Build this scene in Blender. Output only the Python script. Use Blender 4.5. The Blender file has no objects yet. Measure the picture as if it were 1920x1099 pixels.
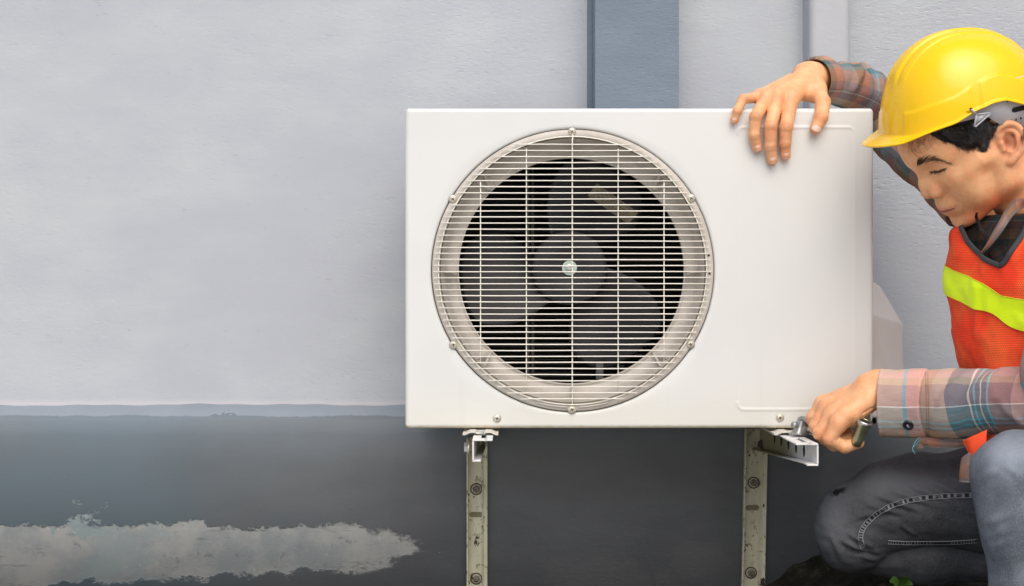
import bpy, bmesh, math, random
import numpy as np
from mathutils import Vector, Matrix
from mathutils.bvhtree import BVHTree
random.seed(7); rng = np.random.default_rng(7)
SC = bpy.context.scene
COL = SC.collection
R = math.radians
# ---------------------------------------------------------------- camera, light, exposure
F_PX, CD, ZC = 2500.0, 2.12, 0.57          # focal length in photo pixels, camera distance to the panel plane, camera height
cam = bpy.data.cameras.new('camera'); camo = bpy.data.objects.new('camera', cam); COL.objects.link(camo)
cam.sensor_width = 36; cam.lens = 36*F_PX/1920; cam.clip_end = 200; cam.clip_start = .05
camo.location = (0, -CD, ZC); camo.rotation_euler = (R(90), 0, 0); SC.camera = camo
SUN_EL, SUN_AZ = 50, 176                    # azimuth clockwise from +Y
w = bpy.data.worlds.new('World'); SC.world = w; w.use_nodes = True
nt = w.node_tree; nt.nodes.clear()
sky = nt.nodes.new('ShaderNodeTexSky'); sky.sky_type = 'NISHITA'; sky.sun_disc = False
sky.sun_elevation = R(SUN_EL); sky.sun_rotation = R(SUN_AZ); sky.dust_density = 4; sky.air_density = .85; sky.ozone_density = .3
bg = nt.nodes.new('ShaderNodeBackground'); bg.inputs[1].default_value = .15
wo = nt.nodes.new('ShaderNodeOutputWorld'); nt.links.new(sky.outputs[0], bg.inputs[0]); nt.links.new(bg.outputs[0], wo.inputs[0])
sl = bpy.data.lights.new('sun', 'SUN'); sl.energy = 1.5; sl.angle = R(60); sl.color = (1, .97, .93)
so = bpy.data.objects.new('sun', sl); COL.objects.link(so)
az, el = R(SUN_AZ), R(SUN_EL)
sdir = Vector((math.sin(az)*math.cos(el), math.cos(az)*math.cos(el), math.sin(el)))
so.rotation_euler = sdir.to_track_quat('Z', 'Y').to_euler(); so.location = (0, 0, 5)
SC.view_settings.view_transform = 'Standard'; SC.view_settings.look = 'None'
SC.view_settings.exposure = 0.08; SC.view_settings.gamma = 1; SC.view_settings.use_curve_mapping = False

# ---------------------------------------------------------------- helpers
def P(px, py, Y=0.0):
    d = CD+Y
    return Vector(((px-960)*d/F_PX, Y, ZC+(549.5-py)*d/F_PX))
def proj(p):
    d = CD+p[1]
    return (960+p[0]*F_PX/d, 549.5-(p[2]-ZC)*F_PX/d)
def thing(name, label, cat, loc=(0,0,0), group=None):
    o = bpy.data.objects.new(name, None); COL.objects.link(o); o.location = loc; o.empty_display_size = .05
    o['label'] = label; o['category'] = cat
    if group: o['group'] = group
    return o
def place(o, parent):
    if parent is not None:
        o.parent = parent
        # meshes are authored in world coordinates: cancel the chain of parent offsets
        off = Vector((0,0,0)); q = parent
        while q is not None: off += Vector(q.location); q = q.parent
        o.location = -off
    return o
def mesh_obj(name, verts, faces, mat, parent=None, smooth=False, uv=None, attrs=None):
    me = bpy.data.meshes.new(name)
    if isinstance(verts, np.ndarray) and isinstance(faces, np.ndarray) and len(faces):
        nf, k = faces.shape
        me.vertices.add(len(verts)); me.vertices.foreach_set('co', verts.astype(np.float32).ravel())
        me.loops.add(nf*k); me.loops.foreach_set('vertex_index', faces.astype(np.int32).ravel())
        me.polygons.add(nf); me.polygons.foreach_set('loop_start', np.arange(0, nf*k, k, dtype=np.int32))
        me.polygons.foreach_set('loop_total', np.full(nf, k, dtype=np.int32))
        me.update(calc_edges=True); me.validate()
    else:
        me.from_pydata([tuple(v) for v in verts], [], [tuple(f) for f in faces]); me.update()
    if smooth: me.polygons.foreach_set('use_smooth', np.ones(len(me.polygons), dtype=bool))
    if uv is not None:
        l = me.uv_layers.new(name='UVMap'); vi = np.zeros(len(me.loops), dtype=np.int32); me.loops.foreach_get('vertex_index', vi)
        l.data.foreach_set('uv', np.asarray(uv, dtype=np.float32)[vi].ravel())
    if attrs:
        for n, a in attrs.items():
            a = np.asarray(a, dtype=np.float32)
            if a.ndim == 1: at = me.attributes.new(n, 'FLOAT', 'POINT'); at.data.foreach_set('value', a)
            else:
                at = me.attributes.new(n, 'FLOAT_COLOR', 'POINT'); at.data.foreach_set('color', np.c_[a, np.ones(len(a))].astype(np.float32).ravel())
    if mat: me.materials.append(mat)
    o = bpy.data.objects.new(name, me); COL.objects.link(o)
    return place(o, parent)
class MB:
    """collects simple solids for ONE mesh object"""
    def __init__(s): s.v = []; s.f = []
    def add(s, v, f):
        n = len(s.v); s.v += [Vector(p) for p in v]; s.f += [tuple(i+n for i in q) for q in f]
    def box(s, lo, hi):
        x0,y0,z0 = lo; x1,y1,z1 = hi
        s.add([(x0,y0,z0),(x1,y0,z0),(x1,y1,z0),(x0,y1,z0),(x0,y0,z1),(x1,y0,z1),(x1,y1,z1),(x0,y1,z1)],
              [(0,3,2,1),(4,5,6,7),(0,1,5,4),(1,2,6,5),(2,3,7,6),(3,0,4,7)])
    def prism(s, pts, d):     # planar polygon extruded by vector d
        n = len(pts); d = Vector(d); pts = [Vector(p) for p in pts]
        s.add(pts+[p+d for p in pts], [tuple(range(n))[::-1], tuple(range(n, 2*n))]+[(i,(i+1)%n,(i+1)%n+n,i+n) for i in range(n)])
    def tube(s, pts, r, n=8, cap=True):
        pts = [Vector(p) for p in pts]; m = len(pts); rr = r if hasattr(r, '__len__') else [r]*m
        t0 = (pts[1]-pts[0]).normalized(); a = t0.orthogonal().normalized(); v = []
        for i, p in enumerate(pts):
            t = (pts[min(i+1,m-1)]-pts[max(i-1,0)]).normalized(); a = (a-t*a.dot(t)).normalized(); b = t.cross(a)
            for k in range(n):
                an = 2*math.pi*k/n; v.append(p+(a*math.cos(an)+b*math.sin(an))*rr[i])
        f = [(i*n+k, i*n+(k+1)%n, (i+1)*n+(k+1)%n, (i+1)*n+k) for i in range(m-1) for k in range(n)]
        if cap: f += [tuple(range(n))[::-1], tuple(range((m-1)*n, m*n))]
        s.add(v, f)
    def lathe(s, prof, c, ax, n=24):    # prof: (radius, height along ax); closed ends where radius is 0
        c = Vector(c); ax = Vector(ax).normalized(); a = ax.orthogonal().normalized(); b = ax.cross(a); v = []
        for r, h in prof:
            for k in range(n):
                an = 2*math.pi*k/n; v.append(c+ax*h+(a*math.cos(an)+b*math.sin(an))*r)
        m = len(prof); s.add(v, [(i*n+k, i*n+(k+1)%n, (i+1)*n+(k+1)%n, (i+1)*n+k) for i in range(m-1) for k in range(n)])
    def build(s, name, mat, parent=None, smooth=False, bevel=0, seg=2):
        bm = bmesh.new(); vs = [bm.verts.new(p) for p in s.v]; bm.verts.ensure_lookup_table()
        for q in s.f:
            try: bm.faces.new([vs[i] for i in q])
            except ValueError: pass
        bmesh.ops.remove_doubles(bm, verts=bm.verts, dist=1e-6)
        bmesh.ops.recalc_face_normals(bm, faces=bm.faces)
        if bevel:
            es = [e for e in bm.edges if len(e.link_faces) == 2 and e.calc_face_angle(0) > .5]
            bmesh.ops.bevel(bm, geom=es, offset=bevel, segments=seg, affect='EDGES', clamp_overlap=True)
        me = bpy.data.meshes.new(name); bm.to_mesh(me); bm.free()
        if smooth: me.polygons.foreach_set('use_smooth', np.ones(len(me.polygons), dtype=bool))
        if mat: me.materials.append(mat)
        o = bpy.data.objects.new(name, me); COL.objects.link(o)
        return place(o, parent)
def ss(a, b, x):
    t = np.clip((x-a)/(b-a), 0, 1); return t*t*(3-2*t)
def _hash(i, j, k, seed):
    n = (i*374761393+j*668265263+k*2147483647+seed*1274126177) & 0xffffffff
    n = ((n ^ (n >> 13))*1274126177) & 0xffffffff
    return ((n ^ (n >> 16)) & 0xffff)/32767.5-1
def vnoise(p, s=1.0, seed=0):
    q = np.asarray(p, dtype=np.float64)*s+1000; i = np.floor(q).astype(np.int64); f = q-i; f = f*f*(3-2*f); r = 0
    for a in (0,1):
        for b in (0,1):
            for c in (0,1):
                wgt = (f[:,0] if a else 1-f[:,0])*(f[:,1] if b else 1-f[:,1])*(f[:,2] if c else 1-f[:,2])
                r = r+wgt*_hash(i[:,0]+a, i[:,1]+b, i[:,2]+c, seed)
    return r
def catmull(pts, n):
    p = np.array(pts, dtype=float); m = len(p); q = np.vstack([2*p[0]-p[1], p, 2*p[-1]-p[-2]])
    t = np.linspace(0, m-1-1e-9, n); i = t.astype(int); u = (t-i)[:,None]
    a, b, c, d = q[i], q[i+1], q[i+2], q[i+3]
    return .5*((2*b)+(c-a)*u+(2*a-5*b+4*c-d)*u*u+(3*b-a-3*c+d)*u**3)

# ---------------------------------------------------------------- signed-distance modelling (body, hands, trousers)
def smin(a, b, k):
    if k <= 0: return np.minimum(a, b)
    h = np.clip(.5+.5*(b-a)/k, 0, 1); return b*(1-h)+a*h-k*h*(1-h)
class Field:
    def __init__(s, lo, hi, h):
        s.lo = np.array(lo, float); s.h = h; s.n = np.ceil((np.array(hi, float)-s.lo)/h).astype(int)+1
        s.F = np.full(s.n, .05, np.float32)
        s.ax = [s.lo[i]+h*np.arange(s.n[i]) for i in range(3)]
    def _sl(s, lo, hi):
        a = np.clip(np.floor((np.array(lo)-s.lo)/s.h).astype(int), 0, s.n); b = np.clip(np.ceil((np.array(hi)-s.lo)/s.h).astype(int)+1, 0, s.n)
        if (b <= a).any(): return None, None
        sl = tuple(slice(a[i], b[i]) for i in range(3))
        return sl, (s.ax[0][sl[0]][:,None,None].astype(np.float32), s.ax[1][sl[1]][None,:,None].astype(np.float32), s.ax[2][sl[2]][None,None,:].astype(np.float32))
    def comb(s, sl, d, k, op):
        A = s.F[sl]
        if op == '+': s.F[sl] = smin(A, d, k)
        else: s.F[sl] = -smin(-A, d, k)
    def cone(s, a, b, ra, rb, k=.01, op='+'):
        a = np.array(a, float); b = np.array(b, float); m = max(ra, rb)+k+.012
        sl, g = s._sl(np.minimum(a, b)-m, np.maximum(a, b)+m)
        if sl is None: return
        ab = b-a; L2 = max((ab**2).sum(), 1e-12)
        t = np.clip(((g[0]-a[0])*ab[0]+(g[1]-a[1])*ab[1]+(g[2]-a[2])*ab[2])/L2, 0, 1)
        d = np.sqrt((g[0]-a[0]-t*ab[0])**2+(g[1]-a[1]-t*ab[1])**2+(g[2]-a[2]-t*ab[2])**2)-(ra+(rb-ra)*t)
        s.comb(sl, d, k, op)
    def ell(s, c, r, M=None, k=.01, op='+'):
        c = np.array(c, float); r = np.array(r, float); m = r.max()+k+.012
        sl, g = s._sl(c-m, c+m)
        if sl is None: return
        X, Y, Z = g[0]-c[0], g[1]-c[1], g[2]-c[2]
        if M is not None:
            q = [M[i][0]*X+M[i][1]*Y+M[i][2]*Z for i in range(3)]   # rows of M are local axes
        else: q = [X, Y, Z]
        k0 = np.sqrt((q[0]/r[0])**2+(q[1]/r[1])**2+(q[2]/r[2])**2)+1e-9
        k1 = np.sqrt((q[0]/r[0]**2)**2+(q[1]/r[1]**2)**2+(q[2]/r[2]**2)**2)+1e-9
        s.comb(sl, k0*(k0-1)/k1, k, op)
    def nets(s):
        F = s.F; h = s.h; S = F < 0
        c = np.zeros(tuple(n-1 for n in F.shape), np.int8)
        sh = lambda A, a, b, d: A[a:A.shape[0]-1+a, b:A.shape[1]-1+b, d:A.shape[2]-1+d]
        for a in (0,1):
            for b in (0,1):
                for d in (0,1): c += sh(S, a, b, d)
        I = np.argwhere((c > 0) & (c < 8)); idx = -np.ones(c.shape, np.int64); idx[tuple(I.T)] = np.arange(len(I))
        acc = np.zeros((len(I), 3)); cnt = np.zeros(len(I))
        offs = [(a,b,d) for a in (0,1) for b in (0,1) for d in (0,1)]
        val = {o: F[I[:,0]+o[0], I[:,1]+o[1], I[:,2]+o[2]] for o in offs}
        for o in offs:
            for ax in range(3):
                if o[ax] == 0:
                    q = list(o); q[ax] = 1; q = tuple(q); v0, v1 = val[o], val[q]; m = (v0 < 0) != (v1 < 0)
                    t = np.where(m, v0/(v0-v1+1e-20), 0); p = np.array(o, float)[None].repeat(len(I), 0); p[:,ax] += t
                    acc[m] += p[m]; cnt[m] += 1
        V = s.lo+(I+acc/np.maximum(cnt, 1)[:,None])*h
        fs = []
        for ax in range(3):
            u, v = (ax+1) % 3, (ax+2) % 3
            A = np.moveaxis(S, (ax, u, v), (0, 1, 2)); ch = A[:-1] != A[1:]
            E = np.argwhere(ch[:,1:-1,1:-1]); i, j, k = E[:,0], E[:,1]+1, E[:,2]+1
            J = np.moveaxis(idx, (ax, u, v), (0, 1, 2))
            q = np.c_[J[i,j-1,k-1], J[i,j,k-1], J[i,j,k], J[i,j-1,k]]; fl = A[i,j,k]
            q[~fl] = q[~fl][:, ::-1]; fs.append(q)
        Fc = np.vstack(fs); return V, Fc[(Fc >= 0).all(1)]
def vnormals(V, Fc):
    n = np.cross(V[Fc[:,2]]-V[Fc[:,0]], V[Fc[:,3]]-V[Fc[:,1]]); N = np.zeros_like(V)
    for i in range(4): np.add.at(N, Fc[:,i], n)
    return N/(np.linalg.norm(N, axis=1)[:,None]+1e-12)
def join(parts):
    V, Fs, n = [], [], 0
    for v, f in parts: V.append(v); Fs.append(f+n); n += len(v)
    return np.vstack(V), np.vstack(Fs)
def bvh_of(V, Fc): return BVHTree.FromPolygons([tuple(v) for v in V], [tuple(f) for f in Fc.tolist()])
CAMP = Vector((0, -CD, ZC))
def cast(bvh, px, py, lift=0.0):
    d = (P(px, py, 0)-CAMP).normalized(); h = bvh.ray_cast(CAMP, d)
    if h[0] is None: return None, None
    n = h[1] if h[1].dot(d) < 0 else -h[1]
    return h[0]+n*lift, n
# ---------------------------------------------------------------- materials
class Mat:
    def __init__(s, name, rough=.5, metal=0, spec=.5, coat=0, sss=0):
        s.m = bpy.data.materials.new(name); s.m.use_nodes = True; s.t = s.m.node_tree
        s.b = s.t.nodes['Principled BSDF']; s.b.inputs['Roughness'].default_value = rough; s.b.inputs['Metallic'].default_value = metal
        s.b.inputs['Specular IOR Level'].default_value = spec; s.b.inputs['Coat Weight'].default_value = coat
        if sss:
            s.b.inputs['Subsurface Weight'].default_value = sss; s.b.inputs['Subsurface Radius'].default_value = (1, .35, .2); s.b.inputs['Subsurface Scale'].default_value = .006
    def n(s, ty, **kw):
        nd = s.t.nodes.new(ty)
        for k, v in kw.items(): setattr(nd, k, v)
        return nd
    def put(s, inp, v):
        if isinstance(v, bpy.types.NodeSocket): s.t.links.new(v, inp)
        elif v is not None:
            if hasattr(inp.default_value, '__len__') and not hasattr(v, '__len__'): v = (v,)*len(inp.default_value)
            if hasattr(v, '__len__') and len(inp.default_value) == 4 and len(v) == 3: v = tuple(v)+(1,)
            inp.default_value = v
    def obj(s): return s.n('ShaderNodeTexCoord').outputs['Object']
    def uv(s): return s.n('ShaderNodeTexCoord').outputs['UV']
    def gen(s): return s.n('ShaderNodeTexCoord').outputs['Generated']
    def pos(s): return s.n('ShaderNodeNewGeometry').outputs['Position']
    def mapv(s, v, scale=(1,1,1), loc=(0,0,0), rot=(0,0,0)):
        q = s.n('ShaderNodeMapping'); s.put(q.inputs[0], v); q.inputs['Scale'].default_value = scale; q.inputs['Location'].default_value = loc; q.inputs['Rotation'].default_value = rot
        return q.outputs[0]
    def noise(s, v, scale, detail=4, rough=.55, dist=0, color=False):
        q = s.n('ShaderNodeTexNoise'); s.put(q.inputs['Vector'], v); q.inputs['Scale'].default_value = scale; q.inputs['Detail'].default_value = detail
        q.inputs['Roughness'].default_value = rough; q.inputs['Distortion'].default_value = dist
        return q.outputs['Color' if color else 'Fac']
    def voro(s, v, scale, feature='F1', out='Distance', rnd=1):
        q = s.n('ShaderNodeTexVoronoi', feature=feature); s.put(q.inputs['Vector'], v); q.inputs['Scale'].default_value = scale; q.inputs['Randomness'].default_value = rnd
        return q.outputs[out]
    def ramp(s, f, stops, interp='LINEAR'):
        q = s.n('ShaderNodeValToRGB'); s.put(q.inputs[0], f); e = q.color_ramp; e.interpolation = interp
        while len(e.elements) < len(stops): e.elements.new(.5)
        for el, (p, c) in zip(e.elements, stops):
            el.position = p; el.color = (tuple(c)+(1,)) if hasattr(c, '__len__') else (c,c,c,1)
        return q.outputs[0]
    def mix(s, f, a, b, blend='MIX'):
        q = s.n('ShaderNodeMix', data_type='RGBA', blend_type=blend); s.put(q.inputs[0], f); s.put(q.inputs[6], a); s.put(q.inputs[7], b)
        return q.outputs[2]
    def ma(s, op, a, b=0, c=None, clamp=False):
        q = s.n('ShaderNodeMath', operation=op, use_clamp=clamp); s.put(q.inputs[0], a); s.put(q.inputs[1], b)
        if c is not None: s.put(q.inputs[2], c)
        return q.outputs[0]
    def rng(s, v, a, b, c=0, d=1, smooth=True):
        q = s.n('ShaderNodeMapRange', interpolation_type='SMOOTHSTEP' if smooth else 'LINEAR'); s.put(q.inputs[0], v)
        for i, x in enumerate((a, b, c, d)): s.put(q.inputs[i+1], x)
        return q.outputs[0]
    def xyz(s, v):
        q = s.n('ShaderNodeSeparateXYZ'); s.put(q.inputs[0], v); return q.outputs
    def attr(s, n, out='Fac'):
        return s.n('ShaderNodeAttribute', attribute_name=n).outputs[out]
    def bump(s, h, strength=.5, dist=.001, prev=None):
        q = s.n('ShaderNodeBump'); s.put(q.inputs['Height'], h); q.inputs['Strength'].default_value = strength; q.inputs['Distance'].default_value = dist
        if prev is not None: s.t.links.new(prev, q.inputs['Normal'])
        return q.outputs[0]
    def done(s, col=None, bump=None, rough=None, metal=None):
        s.put(s.b.inputs['Base Color'], col)
        if bump is not None: s.put(s.b.inputs['Normal'], bump)
        if rough is not None: s.put(s.b.inputs['Roughness'], rough)
        if metal is not None: s.put(s.b.inputs['Metallic'], metal)
        return s.m
def lin(r, g, b):
    f = lambda c: c/12.92 if c <= .04045 else ((c+.055)/1.055)**2.4
    return tuple(f(x/255) for x in (r, g, b))
def simple(name, col, rough=.5, metal=0, var=.12, scale=20, bumps=.0, **kw):
    m = Mat(name, rough, metal, **kw); p = m.pos(); n = m.noise(p, scale, 5)
    c = m.mix(n, tuple(x*(1-var) for x in col), tuple(min(1, x*(1+var)) for x in col))
    b = m.bump(m.noise(p, scale*12, 3), .3, bumps) if bumps else None
    return m.done(c, b)

def wall_paint(name, col, col2, bumpd=.0012, grain=1.0):
    m = Mat(name, .62, spec=.35); p = m.pos()
    big = m.noise(p, 1.7, 3, .5); med = m.noise(m.mapv(p, (1, 1, 2.5)), 6, 4, .6)
    f = m.ma('MULTIPLY_ADD', med, .45, m.ma('MULTIPLY', big, .55)); f = m.rng(f, .35, .65)
    c = m.mix(f, col, col2)
    brush = m.noise(m.mapv(p, (40, 40, 95)), 1.5, 7, .68, .4)
    pit = m.voro(m.mapv(p, (40, 40, 95)), 1.3)
    patchy = m.rng(m.noise(p, 3.2, 2), .38, .62, .35, 1)
    x = m.xyz(p)[0]; rough_side = m.rng(x, -.5, .62, .35, 1.35)
    h = m.ma('ADD', m.ma('MULTIPLY', brush, 1.0), m.ma('MULTIPLY', m.rng(pit, 0, .35), .35))
    h = m.ma('MULTIPLY', m.ma('MULTIPLY', h, patchy), rough_side)
    crack = m.rng(m.noise(m.mapv(p, (30, 30, 140)), 1.1, 5, .7), .30, .36)
    c = m.mix(m.ma('MULTIPLY', m.ma('SUBTRACT', 1, crack), .35*grain), c, tuple(v*.55 for v in col))
    speck = m.rng(m.voro(p, 14, rnd=1), .0, .022); c = m.mix(m.ma('MULTIPLY', m.ma('SUBTRACT', 1, speck), .5), c, tuple(v*.45 for v in col))
    return m, p, c, m.bump(h, .8, bumpd)
m, p, c, b = wall_paint('lilac_grey_paint', lin(170,175,183), lin(180,186,190), .0016)
z_ = m.xyz(p)[2]
pinkline = m.rng(m.ma('ADD', z_, m.ma('MULTIPLY', m.noise(m.mapv(p, (8, 8, 1)), 3, 4), .006)), ZC-.205, ZC-.1935, .5, 0)
c = m.mix(pinkline, c, lin(205,198,200))
M_WALL = m.done(c, b)
m, p, c, b = wall_paint('slate_blue_pillar_paint', lin(106,120,133), lin(117,131,144), .0014); M_PILLAR = m.done(c, b)
m, p, c, b = wall_paint('pale_duct_paint', lin(174,178,183), lin(181,184,188), .0006, .3); M_DUCT = m.done(c, b)
# plinth paint, with the strip along its sloped top repainted lighter and a band where the paint has peeled to pale render
m, p, c, b = wall_paint('slate_plinth_paint', lin(95,98,101), lin(107,110,113), .0009, .6)
x, y, z = m.xyz(p)
teal = m.ma('MULTIPLY', m.rng(m.ma('ADD', x, m.noise(p, 1.5, 3)), .30, -.1, 0, 1), m.rng(m.noise(p, 2.1, 3), .40, .6, .35, .85)); c = m.mix(teal, c, lin(97,113,122))
edge = m.ma('MULTIPLY', m.noise(m.mapv(p, (7, 1, 1)), 2.2, 7, .7), .010)
chip = m.ma('MULTIPLY', m.rng(m.ma('ABSOLUTE', m.ma('ADD', x, .53)), .004, .030, 1, 0), m.rng(m.noise(m.mapv(p, (55, 1, 190)), 1, 4), .45, .6))
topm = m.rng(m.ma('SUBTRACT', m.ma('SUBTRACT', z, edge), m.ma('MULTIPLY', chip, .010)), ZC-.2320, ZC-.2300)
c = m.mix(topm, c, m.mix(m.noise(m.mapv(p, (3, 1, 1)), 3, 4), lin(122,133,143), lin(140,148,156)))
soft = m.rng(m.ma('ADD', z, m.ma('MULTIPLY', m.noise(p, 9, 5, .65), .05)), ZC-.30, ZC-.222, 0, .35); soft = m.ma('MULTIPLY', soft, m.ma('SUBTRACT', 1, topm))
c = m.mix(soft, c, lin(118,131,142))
e1 = m.noise(m.mapv(p, (1.0, 1, 1.5)), 9, 8, .68); e2 = m.noise(m.mapv(p, (1, 1, 1), (5, 3, 1)), 26, 5, .7)
en = m.ma('ADD', m.ma('MULTIPLY', m.ma('SUBTRACT', e1, .5), .070), m.ma('MULTIPLY', m.ma('SUBTRACT', e2, .5), .040))
zc = m.ma('ADD', z, en)
up = m.rng(m.ma('ADD', zc, m.ma('MULTIPLY', x, .01)), ZC-.4350, ZC-.4290, 1, 0)
lo = m.rng(m.ma('SUBTRACT', zc, m.ma('MULTIPLY', m.ma('ADD', x, .94), .048)), ZC-.5430, ZC-.5350)
endx = m.ma('ADD', x, m.ma('MULTIPLY', m.ma('ABSOLUTE', m.ma('ADD', m.ma('ADD', z, -ZC), .473)), 1.6))
re = m.rng(m.ma('ADD', endx, m.ma('MULTIPLY', en, 4)), -.205, -.165, 1, 0)
peel = m.ma('MULTIPLY', m.ma('MULTIPLY', up, lo), re)
def blob(cx, cz, rx, rz, amt=1.0, nz=.6):
    dx = m.ma('DIVIDE', m.ma('SUBTRACT', x, cx), rx); dz = m.ma('DIVIDE', m.ma('SUBTRACT', z, ZC+cz), rz)
    d = m.ma('SQRT', m.ma('ADD', m.ma('MULTIPLY', dx, dx), m.ma('MULTIPLY', dz, dz)))
    return m.rng(m.ma('ADD', d, m.ma('MULTIPLY', m.ma('SUBTRACT', e1, .5), nz*4)), .8, 1.15, amt, 0)
pc = m.mix(m.rng(m.noise(p, 9, 7, .68), .38, .62), lin(150,157,160), lin(176,178,176))
pc = m.mix(m.rng(m.noise(p, 42, 4, .7), .30, .40, .45, 0), pc, lin(104,108,110))
mint = m.ma('ADD', blob(-.785, -.432, .030, .030, 1.0, 1.9), blob(-.84, -.436, .006, .014, 1.0, .8), clamp=True)
pc = m.mix(m.ma('MAXIMUM', mint, blob(-.72, -.47, .09, .05, .6, 1.6)), pc, lin(150,166,168))
pc = m.mix(m.rng(m.noise(m.mapv(p, (1, 1, 1), (3, 3, 3)), 60, 3, .6), .66, .72, 0, .55), pc, lin(190,196,196))
peel = m.ma('MULTIPLY', m.ma('MAXIMUM', peel, mint), m.rng(m.noise(m.mapv(p, (1, 1, 3.5)), 13, 7, .7), .30, .44, .62, 1))
c = m.mix(peel, c, pc)
c = m.mix(m.ma('MAXIMUM', blob(.355, -.485, .06, .028, .28, .9), blob(.18, -.52, .12, .03, .2, .9)), c, lin(120,120,122))
dirt = m.rng(m.ma('ADD', z, m.ma('MULTIPLY', m.noise(p, 6, 6, .65), .14)),   .0, .07, .4, 0); c = m.mix(dirt, c, lin(62,60,52))
dots = m.rng(m.voro(p, 45), .02, .05, 1, 0); dots = m.ma('MULTIPLY', dots, m.rng(m.noise(p, 5, 2), .5, .6)); c = m.mix(m.ma('MULTIPLY', dots, .5), c, lin(140,146,150))
b2 = m.bump(m.ma('MULTIPLY', peel, -1), .7, .0012, b)
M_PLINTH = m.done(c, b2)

m = Mat('damp_dark_soil', .85, spec=.3); p = m.pos()
c = m.ramp(m.noise(p, 24, 8, .7), [(.3, (.005,.005,.003)), (.52, (.018,.017,.010)), (.72, (.075,.07,.05))])
c = m.mix(m.rng(m.noise(p, 7, 5, .6), .52, .66, 0, .8), c, (.03,.04,.008))
M_SOIL = m.done(c, m.bump(m.noise(p, 70, 7, .7), 1, .01))

m = Mat('white_enamel', .36, spec=.45); p = m.pos(); x, y, z = m.xyz(p)
c = m.mix(m.rng(m.noise(p, 3, 4), .35, .65), (.635,.655,.645), (.67,.685,.67))
low = m.rng(m.ma('ADD', z, m.ma('MULTIPLY', m.noise(m.mapv(p, (6, 6, 20)), 2, 5), .05)), ZC-.20, ZC-.10, .6, 0)
c = m.mix(low, c, (.66,.65,.57))
edge = m.rng(m.ma('ADD', z, m.ma('MULTIPLY', m.noise(m.mapv(p, (30, 30, 8)), 2, 5), .010)), ZC-.2110, ZC-.2040, .9, 0)
c = m.mix(edge, c, (.52,.46,.30))
sp = m.rng(m.voro(p, 16), .008, .018, .75, 0); c = m.mix(m.ma('MULTIPLY', sp, m.rng(m.noise(p, 4, 1), .5, .55)), c, (.12,.10,.08))
streak = m.rng(m.noise(m.mapv(p, (28, 28, 1.2)), 1.2, 4, .6), .60, .78, 0, .20); c = m.mix(streak, c, (.55,.53,.46))
M_WHITE = m.done(c, m.bump(m.noise(p, 40, 3), .10, .0005), rough=m.rng(m.noise(p, 9, 5), .3, .7, .30, .45))
m = Mat('aged_shroud_plastic', .5, spec=.4); p = m.pos()
c = m.mix(m.rng(m.noise(p, 14, 6, .65), .35, .7), (.56,.53,.48), (.45,.415,.36))
c = m.mix(m.rng(m.noise(p, 90, 4, .7), .63, .72, 0, .5), c, (.30,.25,.18))
M_SHROUD = m.done(c, m.bump(m.noise(p, 60, 3), .15, .0006))
M_GROOVE = simple('dark_joint_shade', (.20,.18,.13), .8)  # dark strips that paint in the shadow lines round the fan ring
M_WIRE = simple('coated_wire', (.80,.78,.70), .38, var=.06, scale=60)
m = Mat('dark_fan_plastic', .5, spec=.3); p = m.pos()
c = m.mix(m.rng(m.noise(p, 9, 5, .6), .35, .7), (.018,.018,.021), (.040,.038,.042)); c = m.mix(m.rng(m.voro(p, 60), .02, .05, .4, 0), c, (.2,.19,.17))
M_FAN = m.done(c, m.bump(m.noise(p, 90, 3), .15, .0004))
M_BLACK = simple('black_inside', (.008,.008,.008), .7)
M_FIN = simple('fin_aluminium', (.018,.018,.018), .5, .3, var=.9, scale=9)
M_ZINC = simple('zinc_plated_steel', (.62,.63,.60), .34, .85, scale=60)
M_MINT = simple('pale_green_washer', (.55,.66,.60), .45)
M_SCREW = simple('screw_steel', (.60,.57,.47), .42, .4, scale=200, var=.3)
M_DARKCUT = simple('cut_shadow_steel', (.02,.018,.015), .8)
M_LABEL = simple('faded_olive_sticker', (.14,.125,.07), .6, scale=80)
M_INK = simple('sticker_ink', (.045,.04,.025), .7)
m = Mat('yellowed_bracket_paint', .5, spec=.4); p = m.pos(); z = m.xyz(p)[2]
c = m.mix(m.rng(m.noise(m.mapv(p, (1,1,.35)), 22, 6, .65), .35, .7), (.66,.65,.50), (.50,.49,.34))
c = m.mix(m.rng(m.noise(p, 60, 5, .7), .55, .66, 0, .85), c, (.17,.15,.08))
c = m.mix(m.rng(m.noise(m.mapv(p, (1,1,.5), (4,4,4)), 70, 5, .72), .615, .645), c, (.035,.022,.012))
c = m.mix(m.rng(m.noise(m.mapv(p, (1,1,.6), (9,2,4)), 45, 4, .6), .68, .72), c, (.16,.06,.02))
M_BRKT = m.done(c, m.bump(m.noise(p, 70, 4), .3, .0008))
m = Mat('white_bracket_paint', .38, spec=.5); p = m.pos(); y = m.xyz(p)[1]
c = m.mix(m.rng(m.noise(p, 30, 5, .65), .4, .7), (.80,.80,.79), (.68,.68,.66))
back = m.rng(m.ma('ADD', y, m.ma('MULTIPLY', m.noise(p, 20, 4), .05)), .0, .14, 0, 1); c = m.mix(back, c, (.30,.29,.17))
c = m.mix(m.rng(m.noise(m.mapv(p, (1,1,1), (2,2,2)), 90, 4, .7), .68, .72), c, (.10,.07,.05))
M_ARM = m.done(c)
M_RUST = simple('rusty_bolt', (.07,.05,.035), .65, .4, var=.5, scale=150, bumps=.001)
M_COVER = simple('pale_cover_plastic', (.80,.78,.755), .5, var=.05, scale=8)
M_DIRTW = simple('dirty_white_foot', (.60,.58,.52), .5, var=.2, scale=60)

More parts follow.
